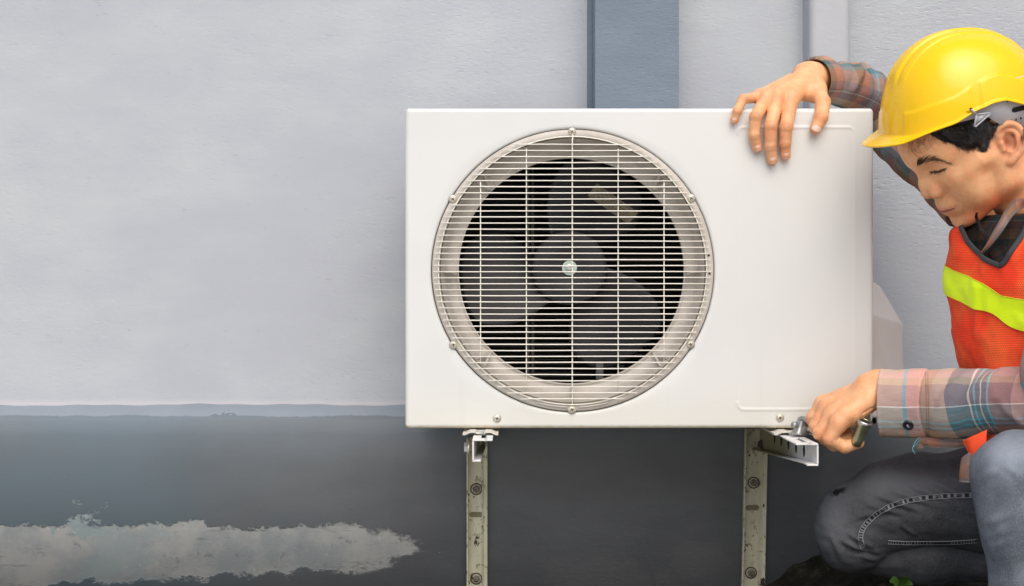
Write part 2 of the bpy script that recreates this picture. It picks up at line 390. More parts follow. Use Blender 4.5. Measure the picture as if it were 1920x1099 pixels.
m = Mat('skin', .44, spec=.5, sss=.10); p = m.pos(); t = m.attr('tint', 'Color')
n1 = m.rng(m.noise(p, 38, 5, .6), .35, .68, .92, 1.06); c = m.mix(1.0, t, m.mix(m.rng(m.noise(p, 70, 5, .65), .38, .62), (1.0,.86,.80), (1,1,1)), 'MULTIPLY')
frk = m.ma('MULTIPLY', m.rng(m.voro(p, 130), .03, .09, 1, 0), m.rng(m.noise(p, 45, 2), .5, .6)); c = m.mix(m.ma('MULTIPLY', frk, .38), c, (.25,.10,.05))
c = m.mix(m.rng(m.noise(m.mapv(p, (1,1,1), (3,1,2)), 260, 4, .7), .55, .72, 0, .22), c, (.42,.18,.09))
hsv = m.n('ShaderNodeHueSaturation'); m.put(hsv.inputs['Color'], c); m.put(hsv.inputs['Value'], n1); c = hsv.outputs[0]
pores = m.voro(p, 900); h = m.ma('ADD', m.ma('MULTIPLY', pores, .5), m.ma('MULTIPLY', m.noise(m.mapv(p, (1,1,1)), 300, 4, .65), 1.2))
M_SKIN = m.done(c, m.bump(h, .5, .0006), rough=m.rng(m.noise(p, 60, 4), .3, .7, .40, .55))
M_NAIL = simple('fingernail', (.82,.57,.47), .28, var=.08, scale=90)
m = Mat('black_hair', .34, spec=.6); rp_ = m.n('ShaderNodeNewGeometry').outputs['Random Per Island']
M_HAIR = m.done(m.ramp(rp_, [(0, (.004,.0035,.003)), (.55, (.012,.010,.009)), (.85, (.035,.028,.024)), (1, (.09,.075,.065))]))
M_SCALP = simple('scalp_under_hair', (.010,.008,.007), .8)
M_WISP = simple('brown_wispy_hair', (.10,.045,.022), .45, var=.3, scale=200)
M_BROW = simple('eyebrow_hair', (.085,.045,.028), .8)
m = Mat('yellow_helmet_shell', .24, spec=.45, coat=.15); p = m.pos(); m.b.inputs['Coat Roughness'].default_value = .12
c = m.mix(m.rng(m.noise(p, 12, 4), .35, .7), (.93,.57,.0005), (.95,.60,.001)); c = m.mix(m.rng(m.noise(p, 60, 5, .7), .66, .72, 0, .25), c, (.72,.44,.01))
M_HELMET = m.done(c, m.bump(m.noise(p, 26, 2), .07, .0006), rough=m.rng(m.noise(p, 30, 5, .7), .3, .7, .17, .30))
M_STRAP = simple('grey_white_harness', (.50,.51,.54), .5, var=.06, scale=30)
M_RING = simple('grey_plastic_ring', (.36,.37,.39), .35, var=.1, scale=60)

def plaid(name, su, sv, ou, ov, dark=1.0, uband=None, vband=None):
    """woven check: bands along the sleeve (u) crossed with bands round it (v), seen through a twill"""
    m = Mat(name, .92, spec=.15); uv = m.uv(); wob = m.noise(m.mapv(uv, (1,1,1)), 40, 3, .5, color=True)
    o = m.n('ShaderNodeVectorMath', operation='MULTIPLY_ADD'); m.put(o.inputs[0], wob); o.inputs[1].default_value = (.0022, .0022, 0); m.put(o.inputs[2], uv)
    u, v, _ = m.xyz(o.outputs[0])
    fu = m.ma('FRACT', m.ma('MULTIPLY_ADD', u, 1/su, ou)); fv = m.ma('FRACT', m.ma('MULTIPLY_ADD', v, 1/sv, ov))
    cu = m.ramp(fu, uband, 'CONSTANT'); cv = m.ramp(fv, vband, 'CONSTANT')
    tw = m.ma('FRACT', m.ma('MULTIPLY', m.ma('ADD', m.xyz(uv)[0], m.xyz(uv)[1]), 420)); tw = m.rng(tw, .35, .6)
    fz = m.noise(m.mapv(uv, (1,1,1)), 900, 2, .6)
    c = m.mix(m.ma('MULTIPLY_ADD', m.ma('SUBTRACT', m.ma('MULTIPLY_ADD', tw, .5, m.ma('MULTIPLY', fz, .5)), .5), .75, .5, clamp=True), cu, cv)
    c = m.mix(m.rng(fz, .55, .75, 0, .35), c, (.5,.46,.42)); c = m.mix(m.rng(m.noise(uv, 260, 3, .7), .6, .75, 0, .35), c, (.10,.09,.09))
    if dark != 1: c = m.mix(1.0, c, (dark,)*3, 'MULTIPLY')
    h = m.ma('ADD', m.ma('MULTIPLY', tw, .5), fz); hb = m.bump(h, .5, .0006)
    hb = m.bump(m.noise(m.mapv(uv, (1, 2.2, 1)), 34, 4, .6), .55, .004, hb)
    return m.done(c, hb)
TAN, PINK, MAUVE, GREY, TEAL, CYAN, WHT, BRN, OLV = (.52,.34,.23), (.68,.38,.34), (.30,.165,.17), (.24,.25,.245), (.06,.17,.22), (.10,.48,.60), (.72,.73,.72), (.20,.12,.08), (.15,.14,.08)
BGE = (.55,.44,.36)
TGR = (.17,.21,.22)
UB = [(0, BGE), (.148, CYAN), (.166, PINK), (.27, TAN), (.36, BGE), (.46, TEAL), (.60, WHT), (.611, TEAL), (.632, CYAN), (.643, TEAL), (.668, WHT), (.679, TEAL), (.71, CYAN), (.722, MAUVE), (.86, PINK), (.94, BGE)]
VB = [(0, BRN), (.09, TAN), (.165, TGR), (.195, CYAN), (.206, TGR), (.232, CYAN), (.243, GREY), (.30, TGR), (.338, WHT), (.346, MAUVE), (.49, TAN), (.55, PINK), (.64, BGE), (.74, MAUVE), (.86, TGR), (.93, BRN)]
M_PLAID = plaid('flannel_check_near', .27, .20, .0, .0, 1.0, UB, VB)
RST = (.46,.21,.14)
UB2 = [(0, OLV), (.12, RST), (.22, GREY), (.38, OLV), (.46, RST), (.56, GREY), (.60, TEAL), (.64, GREY), (.68, CYAN), (.70, GREY), (.76, MAUVE), (.9, BRN)]
VB2 = [(0, MAUVE), (.2, RST), (.36, GREY), (.42, TEAL), (.5, TAN), (.62, MAUVE), (.72, WHT), (.73, TEAL), (.78, RST), (.9, GREY)]
M_PLAID2 = plaid('flannel_check_far', .19, .17, .05, .1, .95, UB2, VB2)
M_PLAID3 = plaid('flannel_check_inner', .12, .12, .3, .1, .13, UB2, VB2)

m = Mat('orange_mesh_fabric', .7, spec=.3); uv = m.uv(); u, v, _ = m.xyz(uv)
s3 = 1/.0029; row = m.ma('FLOOR', m.ma('MULTIPLY', v, s3*1.1547)); off = m.ma('MULTIPLY', m.ma('MODULO', row, 2), .5)
fu = m.ma('SUBTRACT', m.ma('FRACT', m.ma('ADD', m.ma('MULTIPLY', u, s3), off)), .5); fv = m.ma('SUBTRACT', m.ma('FRACT', m.ma('MULTIPLY', v, s3*1.1547)), .5)
d = m.ma('SQRT', m.ma('ADD', m.ma('MULTIPLY', fu, fu), m.ma('MULTIPLY', fv, fv))); hole = m.rng(d, .20, .34, 1, 0)
c = m.mix(m.rng(m.noise(uv, 14, 4), .35, .7), (.96,.050,.010), (.98,.14,.03)); c = m.mix(m.ma('MULTIPLY', hole, .75), c, (.16,.03,.02))
M_VEST = m.done(c, m.bump(m.ma('MULTIPLY', hole, -1), .6, .0008))
m = Mat('lime_stripe', .45, spec=.5); uv = m.uv(); c = m.mix(m.noise(uv, 30, 3), (.74,.98,.0), (.68,.92,.0))
M_LIME = m.done(c, m.bump(m.noise(m.mapv(uv, (1,3,1)), 70, 3), .3, .0012))
M_BIND = simple('charcoal_binding', (.035,.038,.045), .75, scale=80, bumps=.0004)
def denim(name, a, b_):
    m = Mat(name, .88, spec=.2); p = m.pos(); n1 = m.noise(p, 16, 6, .62)
    tw = m.noise(m.mapv(p, (900, 900, 420), rot=(0, R(12), 0)), 1, 2, .5); fz = m.noise(p, 1300, 2)
    c = m.mix(m.rng(n1, .35, .68), a, b_); c = m.mix(m.rng(tw, .45, .75, 0, .30), c, tuple(min(1, v*2.1+.02) for v in b_))
    wear = m.attr('wear'); c = m.mix(m.ma('MULTIPLY', wear, .8), c, tuple(min(1, v*2.3+.01) for v in b_))
    bb = m.bump(m.ma('ADD', tw, fz), .4, .0004); bb = m.bump(m.noise(m.mapv(p, (1,1,1)), 55, 5, .6), .4, .0022, bb)
    return m.done(c, bb)
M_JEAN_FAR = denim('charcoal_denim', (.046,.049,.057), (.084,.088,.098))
M_JEAN = denim('paler_grey_denim', (.092,.108,.132), (.165,.188,.22))  # paler tone of the same jeans, for the near leg
M_BAND = simple('dark_seam_band', (.018,.019,.023), .85)
M_THREAD = simple('pale_seam_thread', (.30,.31,.34), .8)
M_SEAM = simple('faded_seam_ridge', (.21,.22,.245), .85, var=.5, scale=160)
M_LEAF = simple('weed_leaf', (.06,.14,.02), .5, var=.3, scale=60)
M_CHROME = simple('chrome_steel', (.66,.67,.66), .22, .95, var=.2, scale=90)
M_CAST = simple('cast_grey_metal', (.36,.37,.36), .38, .7, var=.35, scale=120, bumps=.0008)
M_OLIVE = simple('olive_reflecting_steel', (.40,.42,.27), .25, .8, var=.6, scale=90)
M_BTN = simple('dark_button', (.02,.022,.028), .3)
M_BOOT = simple('brown_boot_leather', (.06,.04,.025), .6)

# ---------------------------------------------------------------- setting: ground and wall
WY, PY = .38, .32        # wall plane, plinth front plane
def ground_h(x, y):
    k = ss(.43, .62, x+.03*np.sin(y*23)+.02*np.sin(y*61))*ss(-.30, -.13, y)
    n = vnoise(np.c_[x, y, 0*x], 14, 3)*.010+vnoise(np.c_[x, y, 0*x], 45, 5)*.005
    return .100*k+n*(.4+k)
def grid_ground():
    xs = np.r_[-60, -20, -8, -4, np.linspace(-2.5, .3, 30), np.linspace(.32, 1.3, 110), 1.6, 2.5, 5, 20, 60]
    ys = np.r_[-60, -25, -10, -5, np.linspace(-3, -.6, 25), np.linspace(-.58, .40, 100)]
    X, Y = np.meshgrid(xs, ys, indexing='ij'); x, y = X.ravel(), Y.ravel()
    V = np.c_[x, y, ground_h(x, y)]; n, mm = len(xs), len(ys)
    i = np.arange(n-1)[:,None]*mm+np.arange(mm-1)[None]; i = i.ravel()
    return V, np.c_[i, i+mm, i+mm+1, i+1]
V, Fc = grid_ground(); g = mesh_obj('ground', V, Fc, M_SOIL, None, True); g['kind'] = 'structure'

b = MB(); b.box((-40, -45, .004), (40, -.62, .012)); b.box((-40, -.6195, .003), (.25, .10, .0115)); pv = b.build('bounce_paving', simple('pale_bounce_concrete', (.42,.41,.38), .85, scale=3, var=.15, bumps=.002)); pv['kind'] = 'structure'  # unseen pale slabs, added to bounce light up onto face and plinth
wall = thing('house_wall', 'lilac grey painted house wall with a slate blue pillar and dark peeling plinth', 'wall', (0, WY, 0))
b = MB(); b.box((-4, WY, -.05), (4, WY+.2, 3.2)); b.build('plaster_face', M_WALL, wall)
zt = P(0, 759, WY).z; zf = P(0, 785, PY).z
# plinth as a displaced skin so that its paint edge is not ruler straight
xs = np.linspace(-4, 4, 900); prof = [(WY+.01, zt), (WY-.001, zt), (PY+.003, zf+.0012), (PY, zf-.002), (PY, zf-.03), (PY, -.05), (WY+.01, -.05)]
V = []; 
for x_ in xs:
    wv = .0012*math.sin(x_*9)+.0009*math.sin(x_*31+1)+.0006*math.sin(x_*83)
    V += [(x_, y_, z_+(wv if 0 < i < 5 else 0)) for i, (y_, z_) in enumerate(prof)]
V = np.array(V); k = len(prof); i = (np.arange(len(xs)-1)[:,None]*k+np.arange(k-1)[None]).ravel()
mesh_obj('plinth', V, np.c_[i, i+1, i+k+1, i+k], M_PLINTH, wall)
xl0 = P(1101, 0, WY).x; xl1 = P(1116, 0, WY-.085).x; xr = P(1273, 0, WY-.085).x
b = MB(); b.prism([(xl0, WY+.01, zt-.01), (xl0, WY-.012, zt-.01), (xl1-.0012, WY-.012, zt-.01), (xl1, WY-.085, zt-.01), (xr, WY-.085, zt-.01), (xr, WY+.01, zt-.01)], (0, 0, 3))
b.build('pillar', M_PILLAR, wall)
dx0, dx1 = P(1519, 0, WY-.06).x, P(1596, 0, WY-.06).x
b = MB(); q = []
for (cx, cy, a0) in ((dx0+.014, WY-.046, 180), (dx1-.014, WY-.046, 270)):
    for s_ in range(7): a_ = R(a0+s_*15); q.append((cx+.014*math.cos(a_), cy+.014*math.sin(a_), zt-.01))
b.prism([(dx0, WY+.01, zt-.01)]+q+[(dx1, WY+.01, zt-.01)], (0, 0, 3)); b.build('boxed_duct', M_DUCT, wall)
# ---------------------------------------------------------------- air conditioner
UD = .262
x0, x1 = P(759.5, 0, 0).x, P(1638.5, 0, 0).x; zt_, zb_ = P(0, 202.5, 0).z, P(0, 803.5, 0).z
fc = P(1074, 507, 0); FR = 266.5*CD/F_PX
ac = thing('air_conditioner', 'white outdoor air conditioner unit with round wire fan grille on two wall brackets', 'air conditioner', (.15, .1, zb_))
er = .0065
def relief(px, py):
    """pressed panel lines of the right hand side, metres towards the viewer"""
    r = np.zeros_like(px)
    dx = np.maximum.reduce([1392-px, px-1597, 0*px]); cx, cy = (1392+1597)/2, (246+761)/2
    hx, hy, rr = (1603-1383)/2, (768-239)/2, 12
    qx = np.abs(px-(1383+1603)/2)-(hx-rr); qy = np.abs(py-(239+768)/2)-(hy-rr)
    sd = np.hypot(np.maximum(qx, 0), np.maximum(qy, 0))+np.minimum(np.maximum(qx, qy), 0)-rr
    leftfade = ss(1370, 1400, px)*1.0
    near_left = (np.abs(px-1383) < 8) & (py > 262) & (py < 740)
    bead = np.where(px > 1595, .00045, .0010)*np.exp(-(sd/2.6)**2)
    bead = np.where(px < 1388, bead*np.where(np.abs(py-503) > 250, 1, 0.12), bead)
    r += bead+.0007*ss(2, -3, sd)*leftfade*0
    r += .0012*ss(1597, 1606, px)*0
    return r
def front_panel():
    Vs, Fs, n0 = [], [], 0
    N = 400; ang = np.linspace(0, 2*np.pi, N, endpoint=False)
    xs_ = P(1362, 0, 0).x; xi0, xi1, zi0, zi1 = x0+er, x1-er, zb_+er, zt_-er
    corners = [math.atan2(zz-fc.z, xx-fc.x) % (2*math.pi) for xx in (xi0, xs_) for zz in (zi0, zi1)]
    for c_ in corners: ang[np.argmin(np.abs(ang-c_))] = c_
    ca, sa = np.cos(ang), np.sin(ang)
    ca = np.where(np.abs(ca) < 1e-9, 1e-9, ca); sa = np.where(np.abs(sa) < 1e-9, 1e-9, sa)
    if True:
        t = np.minimum(np.where(ca > 0, (xs_-fc.x)/ca, (xi0-fc.x)/ca), np.where(sa > 0, (zi1-fc.z)/sa, (zi0-fc.z)/sa))
    rings = [(FR-.0005, .012, 0), (FR-.0005, .003, 0), (FR+.0008, .0008, 0), (FR+.003, 0, 0)]
    rows = []
    for r_, y_, _ in rings: rows.append(np.c_[fc.x+r_*ca, 0*ca+y_, fc.z+r_*sa])
    for f_ in np.linspace(0, 1, 7)[1:]: rr = (FR+.003)*(1-f_)+t*f_; rows.append(np.c_[fc.x+rr*ca, 0*ca, fc.z+rr*sa])
    V = np.vstack(rows); i = np.arange(N); F_ = []
    for k in range(len(rows)-1): F_.append(np.c_[k*N+i, k*N+(i+1) % N, (k+1)*N+(i+1) % N, (k+1)*N+i])
    Vs.append(V); Fs.append(np.vstack(F_)); n0 += len(V)
    gx = np.linspace(xs_, xi1, 150); gz = np.linspace(zi0, zi1, 320); X, Z = np.meshgrid(gx, gz, indexing='ij')
    px = 960+X*F_PX/CD; py = 549.5-(Z-ZC)*F_PX/CD
    Y = -relief(px, py); V = np.c_[X.ravel(), Y.ravel(), Z.ravel()]; m_ = len(gz)
    i = (np.arange(len(gx)-1)[:,None]*m_+np.arange(m_-1)[None]).ravel()
    Vs.append(V); Fs.append(np.c_[i, i+1, i+m_+1, i+m_][:, ::-1]+n0); n0 += len(V)
    # rolled edge all round with ball corners
    per = []
    def arcpts(cx, cz, a0):
        return [(cx, cz, R(a0+s*15)) for s in range(7)]
    for (cx, cz, a0) in ((xi1, zi1, 0), (xi0, zi1, 90), (xi0, zi0, 180), (xi1, zi0, 270)): per += arcpts(cx, cz, a0)
    K = len(per); rows = []
    for th in list(np.linspace(0, 90, 7)):
        o_ = er*math.sin(R(th)); y_ = er*(1-math.cos(R(th)))
        rows.append([(cx+o_*math.cos(a), y_, cz+o_*math.sin(a)) for cx, cz, a in per])
    rows.append([(cx+er*math.cos(a), .022, cz+er*math.sin(a)) for cx, cz, a in per])
    V = np.array([p_ for r_ in rows for p_ in r_]); i = np.arange(K)
    Vs.append(V); Fs.append(np.vstack([np.c_[k*K+i, k*K+(i+1) % K, (k+1)*K+(i+1) % K, (k+1)*K+i] for k in range(len(rows)-1)])+n0)
    return np.vstack(Vs), np.vstack(Fs)
V, Fc = front_panel(); fp = mesh_obj('front_panel', V, Fc, M_WHITE, ac, True)
b = MB(); th = .004
b.box((x0+.001, .022, zt_-.006), (x1-.001, UD, zt_-.001)); b.build('top_panel', M_WHITE, ac)
b = MB(); b.box((x0+.001, .024, zb_), (x0+.005, UD, zt_-.0065)); b.build('side_panel', M_WHITE, ac)
b = MB(); b.box((x1-.005, .024, zb_), (x1-.001, UD, zt_-.0065)); b.build('side_panel', M_WHITE, ac)
b = MB(); b.box((x0+.006, .024, zb_+.0008), (x1-.006, UD-.001, zb_+.006)); b.build('base_pan', M_DIRTW, ac)
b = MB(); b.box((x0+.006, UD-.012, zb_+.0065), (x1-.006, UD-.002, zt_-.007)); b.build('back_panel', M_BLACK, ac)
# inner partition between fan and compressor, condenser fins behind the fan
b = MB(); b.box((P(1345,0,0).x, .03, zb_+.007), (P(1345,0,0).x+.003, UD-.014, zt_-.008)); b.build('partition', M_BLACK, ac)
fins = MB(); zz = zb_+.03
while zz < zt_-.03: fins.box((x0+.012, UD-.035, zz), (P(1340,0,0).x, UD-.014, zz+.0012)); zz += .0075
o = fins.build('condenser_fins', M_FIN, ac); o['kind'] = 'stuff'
# shroud ring
def lathe_np(prof, n=160, c=fc):
    a = np.linspace(0, 2*np.pi, n, endpoint=False); V = np.vstack([np.c_[c.x+r*np.cos(a), 0*a+y, c.z+r*np.sin(a)] for r, y in prof]); i = np.arange(n)
    return V, np.vstack([np.c_[k*n+i, (k+1)*n+i, (k+1)*n+(i+1) % n, k*n+(i+1) % n] for k in range(len(prof)-1)])
q = CD/F_PX
V, Fc = lathe_np([(FR-.0022, .012), (FR-.0022, .0005), (FR-.0034, -.0012), (253*q, -.0016), (250*q, -.0005), (248*q, .003), (243*q, .020), (239*q, .034), (235*q, .040), (224*q, .046), (220*q, .0462), (218.6*q, .0442), (217*q, .0436), (215.6*q, .0450), (216.5*q, .06), (228*q, .13)])
sh = mesh_obj('fan_shroud', V, Fc, M_SHROUD, ac, True)
V, Fc = lathe_np([(FR-.0001, .011), (FR-.0024, .0085)], 96); mesh_obj('ring_gap', V, Fc, M_GROOVE, ac)
V, Fc = lathe_np([(249.5*q, -.0012), (247.6*q, .0022)], 128); mesh_obj('ring_step', V, Fc, M_GROOVE, ac)
for s_ in (-1, 1):
    b = MB(); zz = fc.z+s_*232*q; b.box((fc.x-.0012, .014, zz-.010), (fc.x+.0012, .040, zz+.010)); b.build('shroud_tab', M_SHROUD, ac)
for a_ in (45, 135, 225, 315):        # moulded triangular ribs on the shroud
    b = MB(); ca, sa = math.cos(R(a_)), math.sin(R(a_)); tc = Vector((-sa, 0, ca)); rd = Vector((ca, 0, sa))
    apex = Vector((fc.x, 0, fc.z))+rd*219*q+Vector((0, .044, 0)); base = Vector((fc.x, 0, fc.z))+rd*244*q+Vector((0, .02, 0))
    for s_ in (-1, 1):
        e_ = base+tc*s_*.0085; dirn = (e_-apex).normalized(); sd = dirn.cross(Vector((0,1,0))).normalized()*.0016
        b.prism([apex-sd, apex+sd, e_+sd, e_-sd], (0, -.010, 0))
    b.build('shroud_rib', M_SHROUD, ac)
for s_ in (-1, 1):
    b = MB(); xx = fc.x+s_*229*q; b.box((xx-.0105, .012, fc.z-.0035), (xx+.0105, .041, fc.z-.0010)); b.build('shroud_tab', M_SHROUD, ac)
for s_ in (-1, 1):                     # the shallow moulded lips at the foot of the ring
    pts = [Vector((fc.x+256.5*q*math.sin(R(a_)), -.0022, fc.z-256.5*q*math.cos(R(a_)))) for a_ in np.linspace(s_*2.6, s_*15, 12)]
    b = MB(); b.tube(pts, .0016, 6); b.build('ring_lip', M_SHROUD, ac, True)
# grille wires
def wire(pts, r): b = MB(); b.tube(pts, r, 6); return b.build('wire', M_WIRE, ac, True)
WR = .00098
for i_ in range(43):
    py = 271+i_*11.357; dz = (py-507); half = math.sqrt(max(259.8**2-dz**2, 0))
    if abs(py-371) < 5 or abs(py-646) < 5: half -= 14
    if abs(py-511) < 3: half += 1
    yb = lambda t: -.0062-.0022*(1-t*t)
    pts = [P(1073+half*t, py+rng.normal(0, .12)+.3*math.sin(t*2+i_), yb(t)) for t in np.linspace(-1, 1, 9)]
    wire(pts, WR*(1+.06*rng.normal()))
for px, y_a, y_b in ((901, 338, 680), (987, 279, 733), (1159, 279, 733), (1245, 338, 680)):
    wire([P(px, y_, -.0042-.0020*(1-((y_-507)/240)**2)) for y_ in np.linspace(y_a, y_b, 9)], WR)
wire([P(1073.5, 252, -.0018), P(1074.5, 256, -.0035)]+[P(1073, y_, -.0045-.0020*(1-((y_-507)/240)**2)) for y_ in np.linspace(262, 750, 10)]+[P(1073, 762, -.0022)], WR*1.15)
ring = MB(); pts = [P(1073.5+251.5*math.cos(a_), 507.5+251.5*math.sin(a_), -.0036) for a_ in np.linspace(0, 2*math.pi, 97)]
ring.tube(pts, WR*1.1, 6, cap=False); ring.build('ring_wire', M_WIRE, ac, True)
def screw(px, py, Y, r=.0052, parent=ac, mat=None, dome=.0024):
    c = P(px, py, Y); b = MB()
    b.lathe([(r*1.28, .0001), (r*1.28, .0006), (r, .0008), (r*.96, dome*.45), (r*.72, dome*.85), (r*.3, dome), (0, dome)], c, (0, -1, 0), 20)
    s = b.build('screw', mat or M_SCREW, parent, True)
    b = MB(); a0 = rng.uniform(0, 1.5)
    for k in range(2):
        a_ = a0+k*math.pi/2; d = Vector((math.cos(a_), 0, math.sin(a_)))*r*.55; e = Vector((-math.sin(a_), 0, math.cos(a_)))*r*.12
        b.prism([c-d-e+Vector((0, -dome*1.06-.0001*k, 0)), c+d-e+Vector((0, -dome*1.06-.0001*k, 0)), c+d+e+Vector((0, -dome*1.06-.0001*k, 0)), c-d+e+Vector((0, -dome*1.06-.0001*k, 0))], (0, dome*.3, 0))
    b.build('cross_slot', M_DARKCUT, s)
    return s
for px, py in ((1072.5, 247), (849, 373), (850, 646.5), (1296, 372), (1295, 645.5), (1072.5, 768)): screw(px, py, -.0018)
for px, py in ((932, 784.5), (1462.5, 783.5)): screw(px, py, -.0002)
for px, py in ((1329, 479), (1330.5, 513)):
    c = P(px, py, -.0018); b = MB(); b.lathe([(0, .0001), (.0019, .0001), (.0019, -.0004)], c, (0, -1, 0), 12); b.build('small_hole', M_DARKCUT, ac)
# fan
FY = .125; fx, fz = P(1067.5, 502.5, FY).x, P(1067.5, 502.5, FY).z; qf = (CD+FY)/F_PX
fan = bpy.data.objects.new('fan', None); COL.objects.link(fan); fan.location = (fx, FY, fz); place(fan, ac); fan.location = Vector((fx, FY, fz))-Vector(ac.location)
FO = Vector((fx, FY, fz))
b = MB(); HR = 70*qf; b.lathe([(HR, .055), (HR, -.002), (HR-.002, -.0045), (HR-.006, -.0055), (HR*.45, -.0058), (HR*.42, -.0045), (.010, -.0045), (0, -.0045)], FO, (0, 1, 0), 64)
b.build('hub', M_FAN, fan, True)
b = MB(); b.lathe([(.0125, -.0046), (.0125, -.0068), (.0055, -.0070)], FO, (0, 1, 0), 18); b.build('washer', M_MINT, fan, False)
b = MB(); b.lathe([(.0065, -.0070), (.0065, -.0125), (.0035, -.0135), (0, -.0135)], FO+Vector((-.001, 0, 0)), (0, 1, 0), 6); b.build('nut', M_ZINC, fan, False)
ro = 206*qf
for k_, base in enumerate((-30, 90, 210)):
    tt = np.linspace(0, 1, 22); V = []
    for side in (0, 1):
        for t in tt:
            r_ = HR*.96+(ro-HR*.96)*t
            # leading / trailing edges, degrees anticlockwise: root 30..128, tip 45..92 for the top blade
            a0 = 38+(45-38)*t-11*math.sin(math.pi*t); a1 = 122+(92-122)*t**.75+3*math.sin(math.pi*t)
            rim = 1-.0
            for s_ in np.linspace(0, 1, 17):
                a_ = R(a0+(a1-a0)*s_+base-90+0); rr = r_*(1-.05*t**6*(abs(2*s_-1)**6))
                y_ = -.002+.060*(1-s_)*(1-.35*t)+side*.0022
                V.append((fx+rr*math.cos(a_), FY+y_, fz+rr*math.sin(a_)))
    V = np.array(V); n_, m_ = 22, 17; i = (np.arange(n_-1)[:,None]*m_+np.arange(m_-1)[None]).ravel(); F1 = np.c_[i, i+1, i+m_+1, i+m_]; F2 = F1[:, ::-1]+n_*m_
    bnd = list(range(m_))+[(j+1)*m_-1 for j in range(1, n_)]+list(range((n_-1)*m_+m_-2, (n_-1)*m_-1, -1))+[j*m_ for j in range(n_-2, 0, -1)]
    F3 = np.array([(bnd[j], bnd[(j+1) % len(bnd)], bnd[(j+1) % len(bnd)]+n_*m_, bnd[j]+n_*m_) for j in range(len(bnd))])
    mesh_obj('blade', V, np.vstack([F1, F2, F3[:, ::-1]]), M_FAN, fan, True)
# sticker hanging on the strut behind the fan guard
cs = [P(x_, y_, .10) for x_, y_ in ((1119, 344), (1197, 399), (1178, 420), (1102, 367))]
b = MB(); b.prism(cs, (0, .0012, 0)); lab = b.build('sticker', M_LABEL, ac)
b = MB(); ux = (cs[1]-cs[0]); uz = (cs[3]-cs[0]); o_ = Vector((0, -.0004, 0))
for rr_ in (.1, .88):
    b.prism([cs[0]+ux*.04+uz*rr_+o_, cs[0]+ux*.96+uz*rr_+o_, cs[0]+ux*.96+uz*(rr_+.035)+o_, cs[0]+ux*.04+uz*(rr_+.035)+o_], (0, .0003, 0))
for rr_ in (.22, .36, .50, .64, .76):
    u_ = .08
    while u_ < .88:
        l_ = rng.uniform(.02, .09)
        if rng.random() < .75 and not (rr_ == .22 and u_ > .6): b.prism([cs[0]+ux*u_+uz*rr_+o_, cs[0]+ux*min(u_+l_, .92)+uz*rr_+o_, cs[0]+ux*min(u_+l_, .92)+uz*(rr_+.06)+o_, cs[0]+ux*u_+uz*(rr_+.06)+o_], (0, .0003, 0))
        u_ += l_+.02
b.build('print', M_INK, lab)
# motor carrier and pipe stubs glimpsed behind the blades
b = MB()
for px in (990, 999): b.box((P(px-2.5, 0, .19).x, .185, zb_+.01), (P(px+2.5, 0, .19).x, .20, zt_-.012))
b.build('motor_bracket', simple('motor_bracket_steel', (.05,.045,.04), .5, .5), ac)
b = MB(); b.lathe([(.045, 0), (.045, .06), (.0, .06)], FO+Vector((0, .06, 0)), (0, 1, 0), 24); b.lathe([(0, -.0), (.045, 0)], FO+Vector((0, .06, 0)), (0, 1, 0), 24); b.build('motor', M_BLACK, ac, False)
b = MB()
for px, py, w_ in ((1222, 644, 24), (1188, 665, 40), (1150, 687, 42)): a_ = P(px-w_/2, py, .16); b.box((a_.x, .16, a_.z), (a_.x+w_*.0009, .165, a_.z+.0012))
a_ = P(1118, 712, .14); b.box((a_.x, .14, a_.z), (a_.x+.012, .18, a_.z+.03)); b.build('terminal_clip', simple('dim_clip', (.09,.09,.09), .5, .3), ac)
# valve cover on the right side
cv = [P(*t) for t in ((1630, 514, .10), (1665, 537, .10), (1694.5, 608, .10), (1695.5, 782, .10), (1630, 782, .10))]
b = MB()
xo = [p_.x for p_ in cv]; zo = [p_.z for p_ in cv]
A = [Vector((xo[0], .145, zo[0])), Vector((xo[1], .145, zo[1])), Vector((xo[2], .105, zo[2])), Vector((xo[3], .10, zo[3])), Vector((xo[4], .10, zo[4])), Vector((xo[0], .094, P(0, 590, .1).z))]
Bk = [Vector((p_.x, .235, p_.z)) for p_ in A[:5]]
b.add(A+Bk, [(0, 1, 2, 5), (5, 2, 3, 4), (0, 6, 7, 1), (1, 7, 8, 2), (2, 8, 9, 3), (3, 9, 10, 4), (10, 9, 8, 7, 6), (0, 5, 4, 10, 6)])
b.build('valve_cover', M_COVER, ac, False, .0012, 2)
# feet of the unit on the brackets
def foot(px, w_, name='foot'):
    zc_ = zb_-.0035; X = P(px, 0, -.02).x; hw = w_*.5; pr = [(-hw, -.0045), (-hw*.86, -.0045), (-hw*.6, -.001), (-hw*.3, -.0008), (-hw*.2, -.0025), (hw*.2, -.0025), (hw*.3, -.0008), (hw*.6, -.001), (hw*.86, -.0045), (hw, -.0045)]
    up = [(x_, z_+.0028) for x_, z_ in pr]; b = MB()
    b.prism([(X+x_, -.026, zc_+z_) for x_, z_ in pr]+[(X+x_, -.026, zc_+z_) for x_, z_ in up[::-1]], (0, .12, 0))
    return b.build(name, M_DIRTW, ac)
ft = foot(901, .056)
b = MB(); c = P(903, 809, -.018); b.lathe([(.0095, -.0035), (.0095, .001), (.006, .0022), (0, .0022)], c, (0, 0, 1), 6); b.build('foot_nut', M_ZINC, ac)
foot(1487, .062)
b = MB(); a_ = P(870, 803, 0); 
